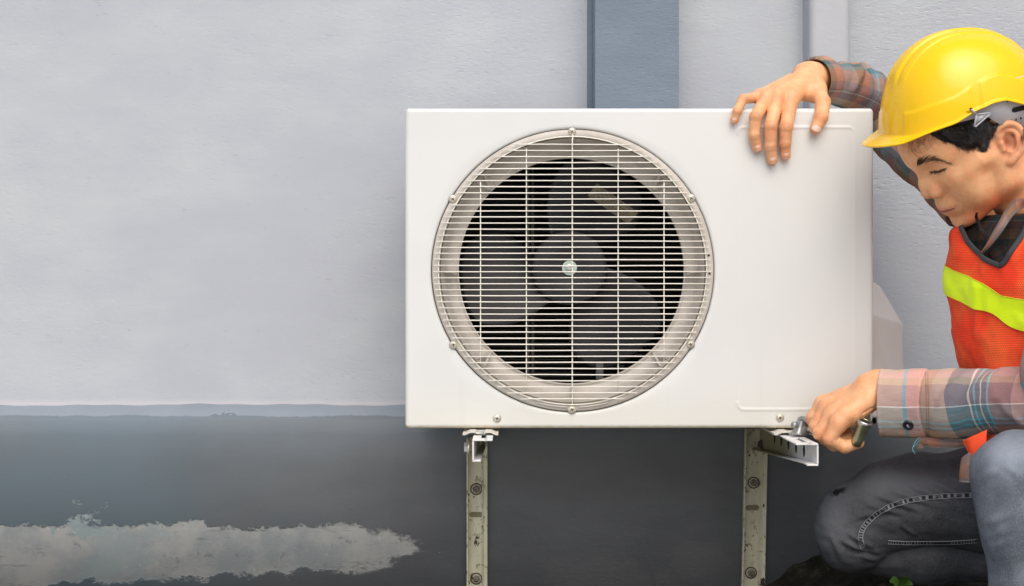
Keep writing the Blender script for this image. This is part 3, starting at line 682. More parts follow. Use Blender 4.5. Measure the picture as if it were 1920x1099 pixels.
# ---------------------------------------------------------------- wall brackets
def c_arm(Xw, side, ytip, ytop, hfront, hback, bracket, slots=0, wd=.031):
    """folded channel arm: web at Xw, flanges reaching to -side; side=+1 web on the right"""
    t = .0024; yb_ = PY; z1 = ytop; s_ = -side
    fl0, fl1 = sorted((Xw, Xw+s_*wd)); web0, web1 = sorted((Xw, Xw+s_*t))
    b = MB()
    if side > 0:   # web
        b.prism([(web0, ytip, z1), (web0, yb_, z1), (web0, yb_, z1-hback), (web0, ytip+.028, z1-hfront), (web0, ytip, z1-hfront+.0005)], (t, 0, 0))
    else: b.prism([(web0, ytip, z1), (web0, yb_, z1), (web0, yb_, z1-hback), (web0, ytip+.02, z1-hfront), (web0, ytip, z1-hfront)], (t, 0, 0))
    # top flange with a slot near the tip
    sx0, sx1 = fl0+wd*.42, fl0+wd*.66; sy0, sy1 = ytip+.022, ytip+.082
    for lo, hi in (((fl0+.0001, ytip+.0002, z1), (sx0, yb_, z1+t)), ((sx1, ytip+.0002, z1), (fl1-.0001, yb_, z1+t)), ((sx0, ytip+.0002, z1), (sx1, sy0, z1+t)), ((sx0, sy1, z1), (sx1, yb_, z1+t))): b.box(lo, hi)
    lw = wd*.42 if side < 0 else wd*.5
    l0, l1 = sorted((Xw, Xw+s_*lw)); 
    b.prism([(l0, ytip+.0004, z1-hfront), (l0, ytip+.026, z1-hfront), (l0, yb_, z1-hback), (l0, yb_, z1-hback-t), (l0, ytip+.026, z1-hfront-t), (l0, ytip+.0004, z1-hfront-t)], (l1-l0, 0, 0))
    o = b.build('support_arm', M_ARM, bracket, False, .0007, 2)
    for i_ in range(slots):
        yy = ytip+.088+i_*.058; zz = z1-.018-.0012*i_; b = MB(); X_ = web0-.0003 if side > 0 else web1+.0003
        b.prism([(X_, yy+.0075*math.cos(a), zz+.0105*math.sin(a)) for a in np.linspace(0, 2*math.pi, 14, endpoint=False)], (.0002, 0, 0))
        b.build('arm_slot', M_DARKCUT, o)
    return o
def strut(pxl, pxr, pxl2, pxr2, top, bracket):
    t = .0022; dep = .022; b = MB(); zt2 = P(0, top, PY).z
    def seg(xa, xb, z): return xa, xb, z
    l0, r0 = P(pxl, 0, PY).x, P(pxr, 0, PY).x; l1, r1 = P(pxl2, 0, PY).x, P(pxr2, 0, PY).x; zb2 = -.02
    Z0 = P(0, 805, PY).z; k = (Z0-zb2)/(Z0-P(0, 1099, PY).z); l1 = l0+(l1-l0)*k; r1 = r0+(r1-r0)*k
    f = PY-.0006
    rows = []
    for (a_, b_, z_) in ((l0, r0, zt2), (l1, r1, zb2)):
        rows.append([(a_, f-dep, z_), (a_, f-.002, z_), (a_+.002, f-t, z_), (b_-.011, f-t, z_), (b_-.006, f-t-.006, z_), (b_, f-t-.008, z_), (b_, f, z_), (a_-.0005, f, z_), (a_-t, f-dep, z_)])
    n_ = len(rows[0]); b.add(rows[0]+rows[1], [tuple(range(n_)), tuple(range(n_, 2*n_))[::-1]]+[(i, i+n_, (i+1) % n_+n_, (i+1) % n_) for i in range(n_)])
    return b.build('wall_strut', M_BRKT, bracket, False)
M_BOLT = simple('dull_bolt', (.20,.18,.14), .5, .5, var=.6, scale=180, bumps=.0008)
def anchor(px, py, bracket, mat=M_RUST, r=.0085):
    c = P(px, py, PY-.003); b = MB(); b.lathe([(r*1.30, 0), (r*1.30, .0008), (r*1.05, .0010), (r*1.05, .0008)], c, (0, -1, 0), 20); w_ = b.build('anchor_washer', mat, bracket)
    b = MB(); b.lathe([(r*.82, .0008), (r*.82, .0052), (r*.66, .0062), (r*.42, .0064), (r*.42, .011), (r*.3, .0118), (0, .0118)], c, (.15, -1, .05), 6)
    return b.build('anchor_bolt', M_BOLT, bracket)
def slot(px, py, bracket, w_=.0125, h_=.0048, mat=None):
    c = P(px, py, PY-.0036); b = MB(); q_ = []
    for s_ in (1, -1):
        for a in np.linspace(-90, 90, 7): q_.append(c+Vector((s_*(w_-h_)+s_*h_*math.cos(R(a)), 0, s_*h_*math.sin(R(a)))))
    b.prism(q_, (0, .002, 0)); return b.build('slot', mat or M_SLOT, bracket)
M_SLOT = simple('slot_dull_olive', (.21,.19,.11), .8, var=.4, scale=100)  # strut slots filled with a duller olive than the paint
lb = thing('wall_bracket', 'left bracket under the unit, yellowed wall strut with short white arm tip', 'bracket', (P(895,0,PY).x, PY, 0), 'wall brackets under the unit')
strut(878, 914, 878, 914, 820, lb); arm_top = zb_-.0107
c_arm(P(885.5, 0, -.085).x, -1, -.085, arm_top, P(0, 826, -.085).z-P(0, 862, -.085).z, .052, lb)
anchor(893, 917, lb); slot(893, 965, lb); anchor(893, 1085, lb, M_RUST)
b = MB(); c = P(878, 839, .02); b.lathe([(.0085, 0), (.0085, .0065), (0, .0065)], c, (-1, 0, 0), 6); b.lathe([(.0115, -.0015), (.0115, 0), (0, 0)], c, (-1, 0, 0), 16); b.build('arm_bolt', M_ZINC, lb)
rb = thing('wall_bracket', 'right bracket under the unit, stained wall strut with slotted arm beside the fist', 'bracket', (P(1415,0,PY).x, PY, 0), 'wall brackets under the unit')
strut(1396, 1438, 1389, 1432, 804, rb)
c_arm(P(1535, 0, -.14).x, 1, -.14, arm_top, P(0, 833, -.14).z-P(0, 869, -.14).z, .058, rb, slots=5, wd=.034)
anchor(1413, 905, rb); slot(1411, 952, rb); anchor(1408, 1074, rb, M_RUST)
b = MB(); c = P(1433, 832, PY-.02); b.lathe([(.008, 0), (.008, .01), (0, .01)], c, (-.7, -.7, 0), 6); b.build('arm_bolt', M_RUST, rb)
# ---------------------------------------------------------------- the worker: head frame
HP, HY, HR_ = .638, .0675, .131
_f = Vector((-math.cos(HP)*math.cos(HY), -math.cos(HP)*math.sin(HY), -math.sin(HP)))
_l0 = Vector((math.sin(HY), -math.cos(HY), 0)); _u0 = -(_l0.cross(_f)); _u0 = _u0 if _u0.z > 0 else -_u0
_u = _u0*math.cos(HR_)+_l0*math.sin(HR_); _l = _l0*math.cos(HR_)-_u0*math.sin(HR_)
HO = P(1836.7, 272.1, 1.968-CD)
MH = [list(_f), list(_u), list(_l)]
def H(a, u, l): return HO+_f*a+_u*u+_l*l
def HI(px, py, l):
    """head-local (a, u) of the point seen at a photo position on the plane of lateral offset l"""
    d = (P(px, py, 0)-CAMP).normalized(); o = CAMP-HO; t = (l-o.dot(_l))/d.dot(_l); q = o+d*t
    return q.dot(_f), q.dot(_u)
def Hp(px, py, l): a, u = HI(px, py, l); return H(a, u, l)
def HW(px, py, l):
    a, u = HI(px, py, l); return (a, u, l)
def E3(a, u, l, r, fl, k=.01, op='+'): fl.ell(H(a, u, l), r, MH, k, op)
def C3(p0, p1, ra, rb, fl, k=.01, op='+'): fl.cone(H(*p0), H(*p1), ra, rb, k, op)

def build_head():
    fl = Field(H(0,0,0)-Vector((.165, .125, .175)), H(0,0,0)+Vector((.17, .14, .155)), .00128)
    E3(-.006, .052, 0, (.098, .084, .076), fl, .01)                       # skull
    E3(.035, .030, 0, (.062, .062, .066), fl, .02)                        # forehead
    E3(.040, -.012, 0, (.052, .066, .058), fl, .02)                       # face mass
    for s_ in (-1, 1):
        C3((.012, -.050, s_*.050), (.070, -.072, s_*.016), .018, .015, fl, .02)   # jaw
        C3((.010, -.010, s_*.056), (.014, -.050, s_*.051), .017, .016, fl, .02)
        E3(.056, -.026, s_*.034, (.026, .036, .024), fl, .016)            # cheek
        C3((.070, -.002, s_*.040), (.036, .002, s_*.058), .0125, .013, fl, .014)  # cheekbone
        C3((.086, .033, s_*.010), (.070, .034, s_*.044), .0095, .010, fl, .012)   # brow
    # midline, fixed by the profile seen in the photograph
    m_ = lambda px, py, r, back=.0: HW(px+back, py, 0)
    def mid(px, py, r, k=.008):        # sphere just touching the profile point from inside
        a, u = HI(px, py, 0); fl.ell(H(a-r*.95, u, 0), (r, r, r*1.25), MH, k)
    mid(1699, 288, .030, .02); mid(1709, 303, .020, .015)
    a0, u0 = HI(1722, 315, 0); a1, u1 = HI(1726, 352, 0); a2, u2 = HI(1731, 369, 0)
    C3((a0-.0075, u0, 0), (a1-.0080, u1, 0), .0078, .0080, fl, .009)      # bridge
    C3((a1-.0085, u1, 0), (a2-.0095, u2+.001, 0), .0085, .0098, fl, .006)      # tip
    for s_ in (-1, 1):
        a, u = HI(1755, 363, s_*.014) if s_ > 0 else (HI(1755, 363, .014))
        E3(a-.0005, u+.0015, s_*.0140, (.0098, .0090, .0072), fl, .0035)    # wings
        an, un = HI(1750, 376, .006); E3(an+.0015, un-.0005, s_*.0068, (.0048, .0030, .0032), fl, .002, '-')
        E3(a-.006, u+.010, s_*.0125, (.009, .011, .007), fl, .010)
    a, u = HI(1758, 388, 0); E3(a-.024, u-.006, 0, (.0235, .024, .029), fl, .012)     # mouth mound
    a, u = HI(1789, 420, 0); E3(a-.0145, u-.001, 0, (.0150, .0135, .018), fl, .010)    # chin
    a, u = HI(1786, 409, 0); 
    # lips
    ac_, uc_ = HI(1791, 389.5, .024)
    for (px, py, r, dz) in ((1763, 391, .0044, .0), (1774.5, 400, .0054, 0)):
        ap, up_ = HI(px, py, 0); pts = []
        for t in np.linspace(-1, 1, 9):
            w_ = abs(t)**1.7; pts.append((ap-r*.75+(ac_-.002-ap+r*.75)*w_, up_+(uc_-up_)*abs(t)**1.4, t*.024, r*(1-.62*abs(t)**1.5)))
        for q0, q1 in zip(pts[:-1], pts[1:]): C3(q0[:3], q1[:3], q0[3], q1[3], fl, .0018)
    ap, up_ = HI(1769, 394.5, 0)
    pts = [(ap+.0035+(ac_+.0042-ap-.003)*abs(t)**1.6, up_+(uc_-up_)*abs(t)**1.3, t*.0235) for t in np.linspace(-1, 1, 11)]
    for q0, q1 in zip(pts[:-1], pts[1:]): C3(q0, q1, .0012, .0012, fl, .0010, '-')
    # eyes: sockets, closed-down lids over the ball
    for s_ in (-1, 1):
        a, u = HI(1756, 318, .032); 
        E3(a+.013, u+.001, s_*.030, (.013, .010, .015), fl, .012, '-')
        E3(a-.0135, u+.0005, s_*.0315, (.0145, .0130, .0152), fl, .004)
        # crease above the lid and the slit below it
        for (pts, r, k_) in ((((1744, 321.5, .020), (1755, 322.5, .028), (1765, 319, .037), (1773, 315, .044)), .0011, .0022),):
            q = catmull([(*HI(x_, y_, l_), l_) for x_, y_, l_ in pts], 12)
            for q0, q1 in zip(q[:-1], q[1:]):
                def onlid(w_, lift):
                    c_ = np.array([a-.0135, u+.0005, .0315]); v = np.array([0, w_[1]-c_[1], w_[2]-c_[2]]); rr = np.clip(1-(v[1]/.0135)**2-(v[2]/.0150)**2, .05, 1)
                    return (c_[0]+.0142*math.sqrt(rr)+lift, w_[1], s_*w_[2])
                C3(onlid(q0, .0003), onlid(q1, .0003), r, r, fl, k_, '-')
    # neck
    nb = P(1985, 455, -.15)
    fl.cone(H(-.026, -.010, 0), nb, .053, .056, .016)
    # ears
    for s_ in (-1, 1):
        L_ = lambda px, py, out: (*HI(px, py, .075), s_*(.0705+out))
        base = L_(1889, 266, .000); fl.ell(H(*base), (.013, .026, .0075), [list(_f*1), list(_u), list(_l)], .006)
        hel = catmull([L_(1880, 262, .001), L_(1871, 251, .002), L_(1874, 238, .007), L_(1887, 231.5, .011), (L_(1903, 238, .013)), L_(1913, 254, .0145), L_(1914, 272, .0135), L_(1907, 289, .010), L_(1899, 302, .005)], 30)
        for q0, q1 in zip(hel[:-1], hel[1:]): C3(q0, q1, .0036, .0036, fl, .0035)
        anti = catmull([L_(1886, 245, .006), L_(1897, 247, .009), L_(1903, 259, .0105), L_(1902, 274, .0095), L_(1895, 284, .007)], 14)
        for q0, q1 in zip(anti[:-1], anti[1:]): C3(q0, q1, .0034, .0034, fl, .004)
        C3(L_(1899, 292, .006), L_(1895, 302, .003), .0055, .0062, fl, .006)     # lobe
        E3(*L_(1889, 268, .009), (.0078, .0115, .0062), fl, .004, '-')            # concha
        E3(*L_(1890, 258, .009), (.0075, .006, .0045), fl, .004, '-')
        C3(L_(1878, 270, .004), L_(1882, 280, .004), .0042, .0040, fl, .004)      # tragus
    return fl.nets()

def build_hand(groups, palm, lo, hi, h=.0012, kp=.009, subs=()):
    A = Field(lo, hi, h)
    for a, b, ra, rb, k in palm: A.cone(a, b, ra, rb, k)
    B = Field(lo, hi, h)
    for g_ in groups:
        G = Field(lo, hi, h)
        for a, b, ra, rb in g_: G.cone(a, b, ra, rb, .0025)
        B.F = smin(B.F, G.F, .0012)
    A.F = smin(A.F, B.F, kp)
    for a, b, r, k in subs: A.cone(a, b, r, r, k, '-')
    return A.nets()
NAILS = []
def nail(tip, dip, r, out, wd=.74):
    """tip: centre of the finger end, out: direction the nail faces"""
    NAILS.append((Vector(tip), (Vector(tip)-Vector(dip)).normalized(), Vector(out).normalized(), r, wd))
def finger(pts, rs, knuck=None, out=None, bulge=.0012):
    g_ = [(pts[i], pts[i+1], rs[i], rs[i+1]) for i in range(len(pts)-1)]
    if out is not None:
        o_ = Vector(out).normalized()
        for i in (1, 2):
            if i < len(pts)-1: p_ = Vector(pts[i])+o_*bulge; g_.append((p_, p_, rs[i]*.97, rs[i]*.97))
        # fingertip pad
        p_ = Vector(pts[-1])-o_*.0006; g_.append((p_, p_, rs[-1], rs[-1]))
    return g_
CREASE_SHADE = {}
def crease(V, N, p, ax, width, r, amp, out=None, n=3, sp=.0022):
    """fine wrinkles across a finger at p, perpendicular to ax, on the side facing out"""
    d = V-np.array(p); ax = np.array(Vector(ax).normalized()); t = d@ax; lat = np.linalg.norm(d-t[:,None]*ax, axis=1)
    wgt = np.exp(-(t/width)**2)*np.exp(-np.maximum(lat-r*1.3, 0)**2/1e-6)
    if out is not None: wgt = wgt*ss(-.1, .6, (N@np.array(Vector(out).normalized())))
    pat = wgt*(.5+.5*np.cos(2*np.pi*t/sp+.6*np.sin(lat*900))); CREASE_SHADE.setdefault(len(V), np.zeros(len(V))); CREASE_SHADE[len(V)] = np.maximum(CREASE_SHADE[len(V)], pat**2)
    return V-N*(amp*pat)[:,None]

def right_hand():
    S_ = 1.0; O = Vector((0, -1, 0))
    pin = [P(1424, 182, .020), P(1393, 186, -.002), P(1382.5, 208, -.014), P(1377, 225, -.0095)]
    rin = [P(1437, 184, .012), P(1417, 219, -.017), P(1414, 254, -.014), P(1420, 277, -.0095)]
    mi = [P(1458, 183, .008), P(1445, 236, -.020), P(1444.5, 275, -.015), P(1448, 300, -.0095)]
    ind = [P(1484, 184, .010), P(1474, 238, -.020), P(1472, 270, -.015), P(1473, 291, -.0095)]
    thb = [P(1531, 168, .040), P(1543, 192, .010), P(1539, 221, -.011), P(1529, 242, -.0125)]
    G = [finger(pin, [.0095, .0076, .0070, .0062], out=O), finger(rin, [.0110, .0096, .0088, .0075], out=O), finger(mi, [.0115, .0102, .0094, .0080], out=O),
         finger(ind, [.0118, .0104, .0090, .0077], out=O), [(thb[0], thb[1], .0135, .0122), (thb[1], thb[2], .0122, .0108), (thb[2], thb[3], .0112, .0092)]]
    W = P(1519, 146, .078); pal = []
    for m_, r0, r1 in ((P(1430, 186, .024), .015, .0095), (rin[0], .017, .0112), (mi[0], .019, .0118), (ind[0], .021, .0124)):
        pal.append((W+(m_-W)*.05, m_, r0, r1, .010))
    pal.append((P(1522, 150, .075), thb[0], .020, .0155, .012))
    pal.append((P(1500, 168, .045), P(1524, 178, .035), .016, .012, .010))     # web between thumb and index
    pal.append((P(1560, 150, .11), W, .024, .0255, .012)); pal.append((P(1590, 158, .14), P(1560, 150, .11), .024, .024, .01))
    pal.append((P(1505, 138, .085), P(1535, 140, .085), .0145, .0145, .01))
    for k_, f_ in enumerate((pin, rin, mi, ind)):  # knuckles and extensor tendons
        b_ = f_[0]+Vector((0, -.001, .0035)); pal.append((b_, b_, (.0080, .0090, .0095, .0098)[k_], (.0080, .0090, .0095, .0098)[k_], .004))
        t0 = f_[0]+Vector((0, .0, .0086)); t1 = W+Vector((-.006+.004*k_, -.006, .019)); pal.append((t0+Vector((0, -.0004, .0009)), t0+(t1-t0)*.62+Vector((0, 0, .0008)), .0030, .0022, .0045))
    V, F_ = build_hand(G, pal, W+Vector((-.155, -.12, -.165)), W+Vector((.09, .085, .045)), .0012, .0095)
    N = vnormals(V, F_)
    for f_, r_ in ((pin, .0075), (rin, .0095), (mi, .0100), (ind, .0102)):
        V = crease(V, N, f_[1], f_[2]-f_[0], .0050, r_, .0009, (0, -1, .35)); V = crease(V, N, f_[2], f_[3]-f_[1], .0032, r_, .0007, (0, -1, .2), sp=.0018)
    V = crease(V, N, thb[2], thb[3]-thb[1], .0045, .011, .0005, (.2, -1, .2))
    for f_, r_, o_ in ((pin, .0062, (-.25, -1, .1)), (rin, .0075, (-.05, -1, .1)), (mi, .0080, (-.05, -1, .05)), (ind, .0077, (-.1, -1, .05)), (thb, .0092, (.1, -1, .12))):
        nail(f_[3], f_[2], r_, o_, .80 if f_ is thb else .74)
    return V, F_, (pin, rin, mi, ind, thb)

def left_hand():
    """palm-down fist seen from the little-finger side, closed round the wrench handle"""
    g = [  # (mcp, pip, dip, tip) little, ring, middle, index
        [P(1573, 792, -.128), P(1556, 824, -.126), P(1584, 838, -.124), P(1609, 830, -.121)],
        [P(1562, 777, -.108), P(1537, 812, -.108), P(1564, 834, -.106), P(1596, 822, -.104)],
        [P(1552, 764, -.086), P(1530, 800, -.088), P(1556, 826, -.086), P(1590, 812, -.085)],
        [P(1544, 758, -.064), P(1524, 785, -.068), P(1544, 814, -.066), P(1578, 806, -.064)]]
    R_ = ([.0120, .0104, .0098, .0092], [.0125, .0108, .0100, .0085], [.0128, .0110, .010, .0085], [.0125, .0108, .010, .0082])
    G = [[(f_[i], f_[i+1], r_[i], r_[i+1]) for i in range(3)] for f_, r_ in zip(g, R_)]
    W = P(1648, 728, -.098); pal = []
    for f_, r0, r1 in zip(g, (.021, .022, .021, .019), (.0135, .0138, .0138, .013)):
        pal.append((W+(f_[0]-W)*.04+Vector((0, (f_[0].y-W.y)*.55, .0)), f_[0], r0, r1, .010))
    pal.append((P(1622, 752, -.122), P(1590, 776, -.130), .0150, .0130, .010))      # heel of the hand on the little finger side
    pal.append((P(1612, 762, -.112), P(1600, 786, -.122), .0125, .0100, .008))
    pal.append((P(1690, 733, -.105), W, .0265, .0262, .014)); pal.append((P(1735, 742, -.122), P(1690, 736, -.108), .024, .0262, .014))
    pal.append((P(1655, 722, -.108), P(1628, 728, -.104), .021, .021, .012))
    # thumb lies along the far side of the fist
    th = [P(1625, 745, -.070), P(1596, 778, -.052), P(1568, 808, -.046), P(1545, 824, -.050)]
    G.append([(th[0], th[1], .015, .0125), (th[1], th[2], .0122, .0108), (th[2], th[3], .0108, .009)])
    subs = [(P(1640, 762, -.134), P(1619, 766, -.136), .0010, .003), (P(1634, 767, -.138), P(1616, 775, -.138), .0009, .003)]
    V, F_ = build_hand(G, pal, W+Vector((-.125, -.065, -.12)), W+Vector((.10, .075, .05)), .0012, .0075, subs)
    N = vnormals(V, F_)
    for f_, r_ in zip(g, (.0098, .0102, .0104, .0104)):
        V = crease(V, N, f_[1], f_[2]-f_[0], .005, r_, .0008, None, sp=.0024)
    V = crease(V, N, g[0][2], g[0][3]-g[0][1], .004, .0098, .0005, None, sp=.0022)
    V = crease(V, N, P(1585, 812, -.138), Vector((1, 0, -.5)), .008, .02, .0005, (0, -1, 0), sp=.0042)
    return V, F_, g

SKIN0 = np.array((.83, .455, .23))
def tint_field(V, N, kind):
    c = np.repeat(SKIN0[None], len(V), 0); px = 960+V[:,0]*F_PX/(CD+V[:,1]); py = 549.5-(V[:,2]-ZC)*F_PX/(CD+V[:,1])
    def spot(cx, cy, rx, ry, col, a, ang=0, near=None):
        nonlocal c
        dx, dy = px-cx, py-cy; ca, sa = math.cos(R(ang)), math.sin(R(ang)); X, Y_ = dx*ca+dy*sa, -dx*sa+dy*ca
        w_ = a*np.exp(-((X/rx)**2+(Y_/ry)**2))
        if near is not None: w_ = w_*near
        c = c*(1-w_[:,None])+np.array(col)*w_[:,None]
    if kind == 'head':
        loc = np.array([np.array(V)@np.array(_f), np.array(V)@np.array(_u), np.array(V)@np.array(_l)])-np.array([HO.dot(_f), HO.dot(_u), HO.dot(_l)])[:,None]
        # flushed jaw and cheek, as the man's own colouring, on both sides
        for s_ in (1, -1):
            sd = ss(.0, .03, s_*loc[2])
            def ls(a, u, ra, ru, col, am):
                nonlocal c
                w_ = am*np.exp(-(((loc[0]-a)/ra)**2+((loc[1]-u)/ru)**2))*sd; c = c*(1-w_[:,None])+np.array(col)*w_[:,None]
            ja, ju = HI(1868, 388, .055); ls(ja, ju, .032, .018, (.84, .20, .07), .92)
            ja, ju = HI(1842, 405, .045); ls(ja, ju, .028, .011, (.82, .24, .10), .7)
            ja, ju = HI(1888, 268, .075); ls(ja, ju, .020, .030, (.70, .29, .17), .6)
            ja, ju = HI(1889, 266, .075); ls(ja, ju, .006, .010, (.34, .09, .045), .9)  # dark red paints shade into the hollow of the ear
        m_ = np.exp(-((loc[2])/.028)**4); 
        a, u = HI(1768, 394, 0); w_ = .92*np.exp(-(((loc[0]-a)/.014)**2+((loc[1]-u)/.0068)**2)*1.1)*m_; c = c*(1-w_[:,None])+np.array((.60, .18, .13))*w_[:,None]
        a, u = HI(1735, 366, 0); w_ = .35*np.exp(-(((loc[0]-a)/.013)**2+((loc[1]-u)/.012)**2))*m_; c = c*(1-w_[:,None])+np.array((.58, .25, .15))*w_[:,None]
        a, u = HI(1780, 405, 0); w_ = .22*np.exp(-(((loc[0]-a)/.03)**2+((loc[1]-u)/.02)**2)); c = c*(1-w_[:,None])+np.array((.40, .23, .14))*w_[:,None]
    if kind == 'right':
        for x_, y_, r_ in ((1393, 186, 10), (1417, 219, 12), (1445, 238, 13), (1474, 238, 13), (1429, 183, 12), (1455, 180, 13), (1483, 182, 13), (1538, 221, 12)): spot(x_, y_, r_, r_*.8, (.62, .27, .14), .4)
        for x_, y_ in ((1377, 227), (1421, 280), (1449, 302), (1473, 293), (1527, 245)): spot(x_, y_, 10, 13, (.72, .36, .24), .4)
        spot(1447, 270, 45, 32, (.55, .27, .15), .45)
    if kind == 'left':
        for x_, y_, r_ in ((1524, 785, 14), (1538, 812, 14), (1556, 822, 14), (1580, 790, 14), (1560, 776, 12)): spot(x_, y_, r_, r_, (.60, .27, .15), .35)
        spot(1545, 760, 30, 40, (.60, .31, .18), .3)
    if kind == 'head':
        ap, up_ = HI(1770, 394.8, 0); ac_, uc_ = HI(1791, 389.5, .024); tl = np.clip(np.abs(loc[2])/.0245, 0, 1); us_ = up_+(uc_-up_)*tl**1.3
        w_ = .95*np.exp(-((loc[1]-us_)/.0012)**2)*(loc[0] > ac_-.004)*(tl < 1); c = c*(1-w_[:,None])+np.array((.12, .04, .03))*w_[:,None]  # mouth slit darkened in the colour, standing in for its shade
        c = c*(1-FOLD_SHADE[:,None]*.8)+np.array((.30, .12, .07))*FOLD_SHADE[:,None]*.8  # facial folds get their crease shade painted in as well
    if len(V) in CREASE_SHADE and kind != 'head': w_ = (.42*CREASE_SHADE[len(V)])[:,None]; c = c*(1-w_)+np.array((.36, .15, .08))*w_  # knuckle wrinkles darkened in the tint to read as shaded creases
    n_ = vnoise(V, 55, 2)[:,None]; c = c*(1+.05*n_)
    return np.clip(c, 0, 1)

hV, hF = build_head(); hN = vnormals(hV, hF)
hL = np.c_[hV@np.array(_f)-HO.dot(_f), hV@np.array(_u)-HO.dot(_u), hV@np.array(_l)-HO.dot(_l)]
FOLD_SHADE = np.zeros(len(hV))
def groove(pts, l, wd_, amp, shade=.0, fade=True):
    '''fine fold across both halves of the face, along photo points seen on the near half'''
    global hV, FOLD_SHADE
    q = catmull([(*HI(x_, y_, l), 0) for x_, y_ in pts], 40)[:,:2]; side = np.abs(hL[:,2]) > .006
    sel = side & (hL[:,0] > q[:,0].min()-.02) & (hL[:,0] < q[:,0].max()+.02) & (hL[:,1] > q[:,1].min()-.02) & (hL[:,1] < q[:,1].max()+.02)
    I_ = np.where(sel)[0]; d = np.hypot(hL[I_,0][:,None]-q[:,0], hL[I_,1][:,None]-q[:,1]); j = d.argmin(1); t = j/39
    w_ = np.exp(-(d.min(1)/wd_)**2)*(np.sin(math.pi*np.clip(t*.9+.05, 0, 1))**.5 if fade else 1)*(np.abs(hL[I_,2]) > .004)
    hV[I_] -= hN[I_]*(amp*w_)[:,None]; FOLD_SHADE[I_] = np.maximum(FOLD_SHADE[I_], shade*w_)
groove([(1735, 310), (1746, 306.5), (1760, 306.5), (1776, 312)], .035, .0011, .0012, .25)
groove([(1742, 327), (1755, 329), (1768, 326)], .035, .0014, .0005, .1)
groove([(1764, 349), (1770, 356), (1770, 366), (1763, 374)], .016, .0014, .0013, .25)
groove([(1771, 352), (1781, 364), (1795, 380), (1799, 392)], .03, .0028, .0007, .05)
groove([(1790, 386.5), (1793.5, 389.5), (1796, 393)], .026, .0014, .0012, .25)
hN = vnormals(hV, hF)
rV, rF, rfing = right_hand(); rN = vnormals(rV, rF)
lV, lF, lfing = left_hand(); lN = vnormals(lV, lF)
# trunk and limbs hidden by the clothes, one coarse field so that the figure is whole
bf = Field((.42, -.62, .02), (1.25, .36, .86), .008)
SHL, SHR = P(1985, 560, -.36), P(1850, 400, .02); HIPC = P(2080, 870, -.16)
ELL, ELR = P(1995, 757, -.30), P(1668, 222, .205)
NB = P(1965, 455, -.16)
bf.cone(NB, P(2000, 600, -.17), .045, .07, .02); bf.cone(P(1990, 580, -.17), HIPC, .08, .10, .03); bf.cone(P(1985, 560, -.26), SHR, .03, .03, .01)
bf.cone(P(2030, 560, -.26), ELL, .032, .028, .01); bf.cone(ELL, P(1735, 742, -.125), .027, .0225, .005)
bf.cone(SHR, ELR, .034, .029, .01); bf.cone(ELR, P(1590, 158, .14), .028, .0235, .01)
KL, KR = P(1925, 915, -.335), P(1590, 990, .03)
HL, HR2 = P(2110, 900, -.26), P(2100, 900, -.06)
AL, AR = P(1938, 1190, -.35), P(1930, 1035, -.02)
for a_, b_, r0, r1 in ((HL, KL, .05, .036), (KL, AL, .034, .026), (HR2, KR, .055, .040), (KR, AR, .026, .022)): bf.cone(a_, b_, r0, r1, .02)
bV, bF = bf.nets()
V, Fc = join([(hV, hF), (rV, rF), (lV, lF), (bV, bF)])
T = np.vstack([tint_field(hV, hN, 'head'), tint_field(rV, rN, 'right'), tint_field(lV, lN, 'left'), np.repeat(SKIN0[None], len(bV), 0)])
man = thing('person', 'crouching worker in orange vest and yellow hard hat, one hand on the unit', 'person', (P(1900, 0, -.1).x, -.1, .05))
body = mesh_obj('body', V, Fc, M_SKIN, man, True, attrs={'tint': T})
hbvh = bvh_of(hV, hF)
# nails
for tip, ax_, out, r_, wd in NAILS:
    out = (out-ax_*out.dot(ax_)).normalized(); sd_ = ax_.cross(out); V = []; nn, mm = 9, 9
    for i in range(nn):
        t = -1+2*i/(nn-1)
        for j in range(mm):
            s_ = -1+2*j/(mm-1); le = ax_*((t*.62-.02)*r_*1.02*(1-.12*s_*s_)); w_ = s_*wd*r_*(1-.18*max(t, 0)**2-.30*max(-t-.3, 0)**2)
            hgt = math.sqrt(max(r_*r_*1.02-w_*w_, 0))-r_*.0+.0003-r_*.10*max(t+.2, 0)**2
            V.append(tip+le+sd_*w_+out*hgt)
    V = np.array(V); i = (np.arange(nn-1)[:,None]*mm+np.arange(mm-1)[None]).ravel()
    mesh_obj('fingernail', V, np.c_[i, i+mm, i+mm+1, i+1], M_NAIL, man, True)

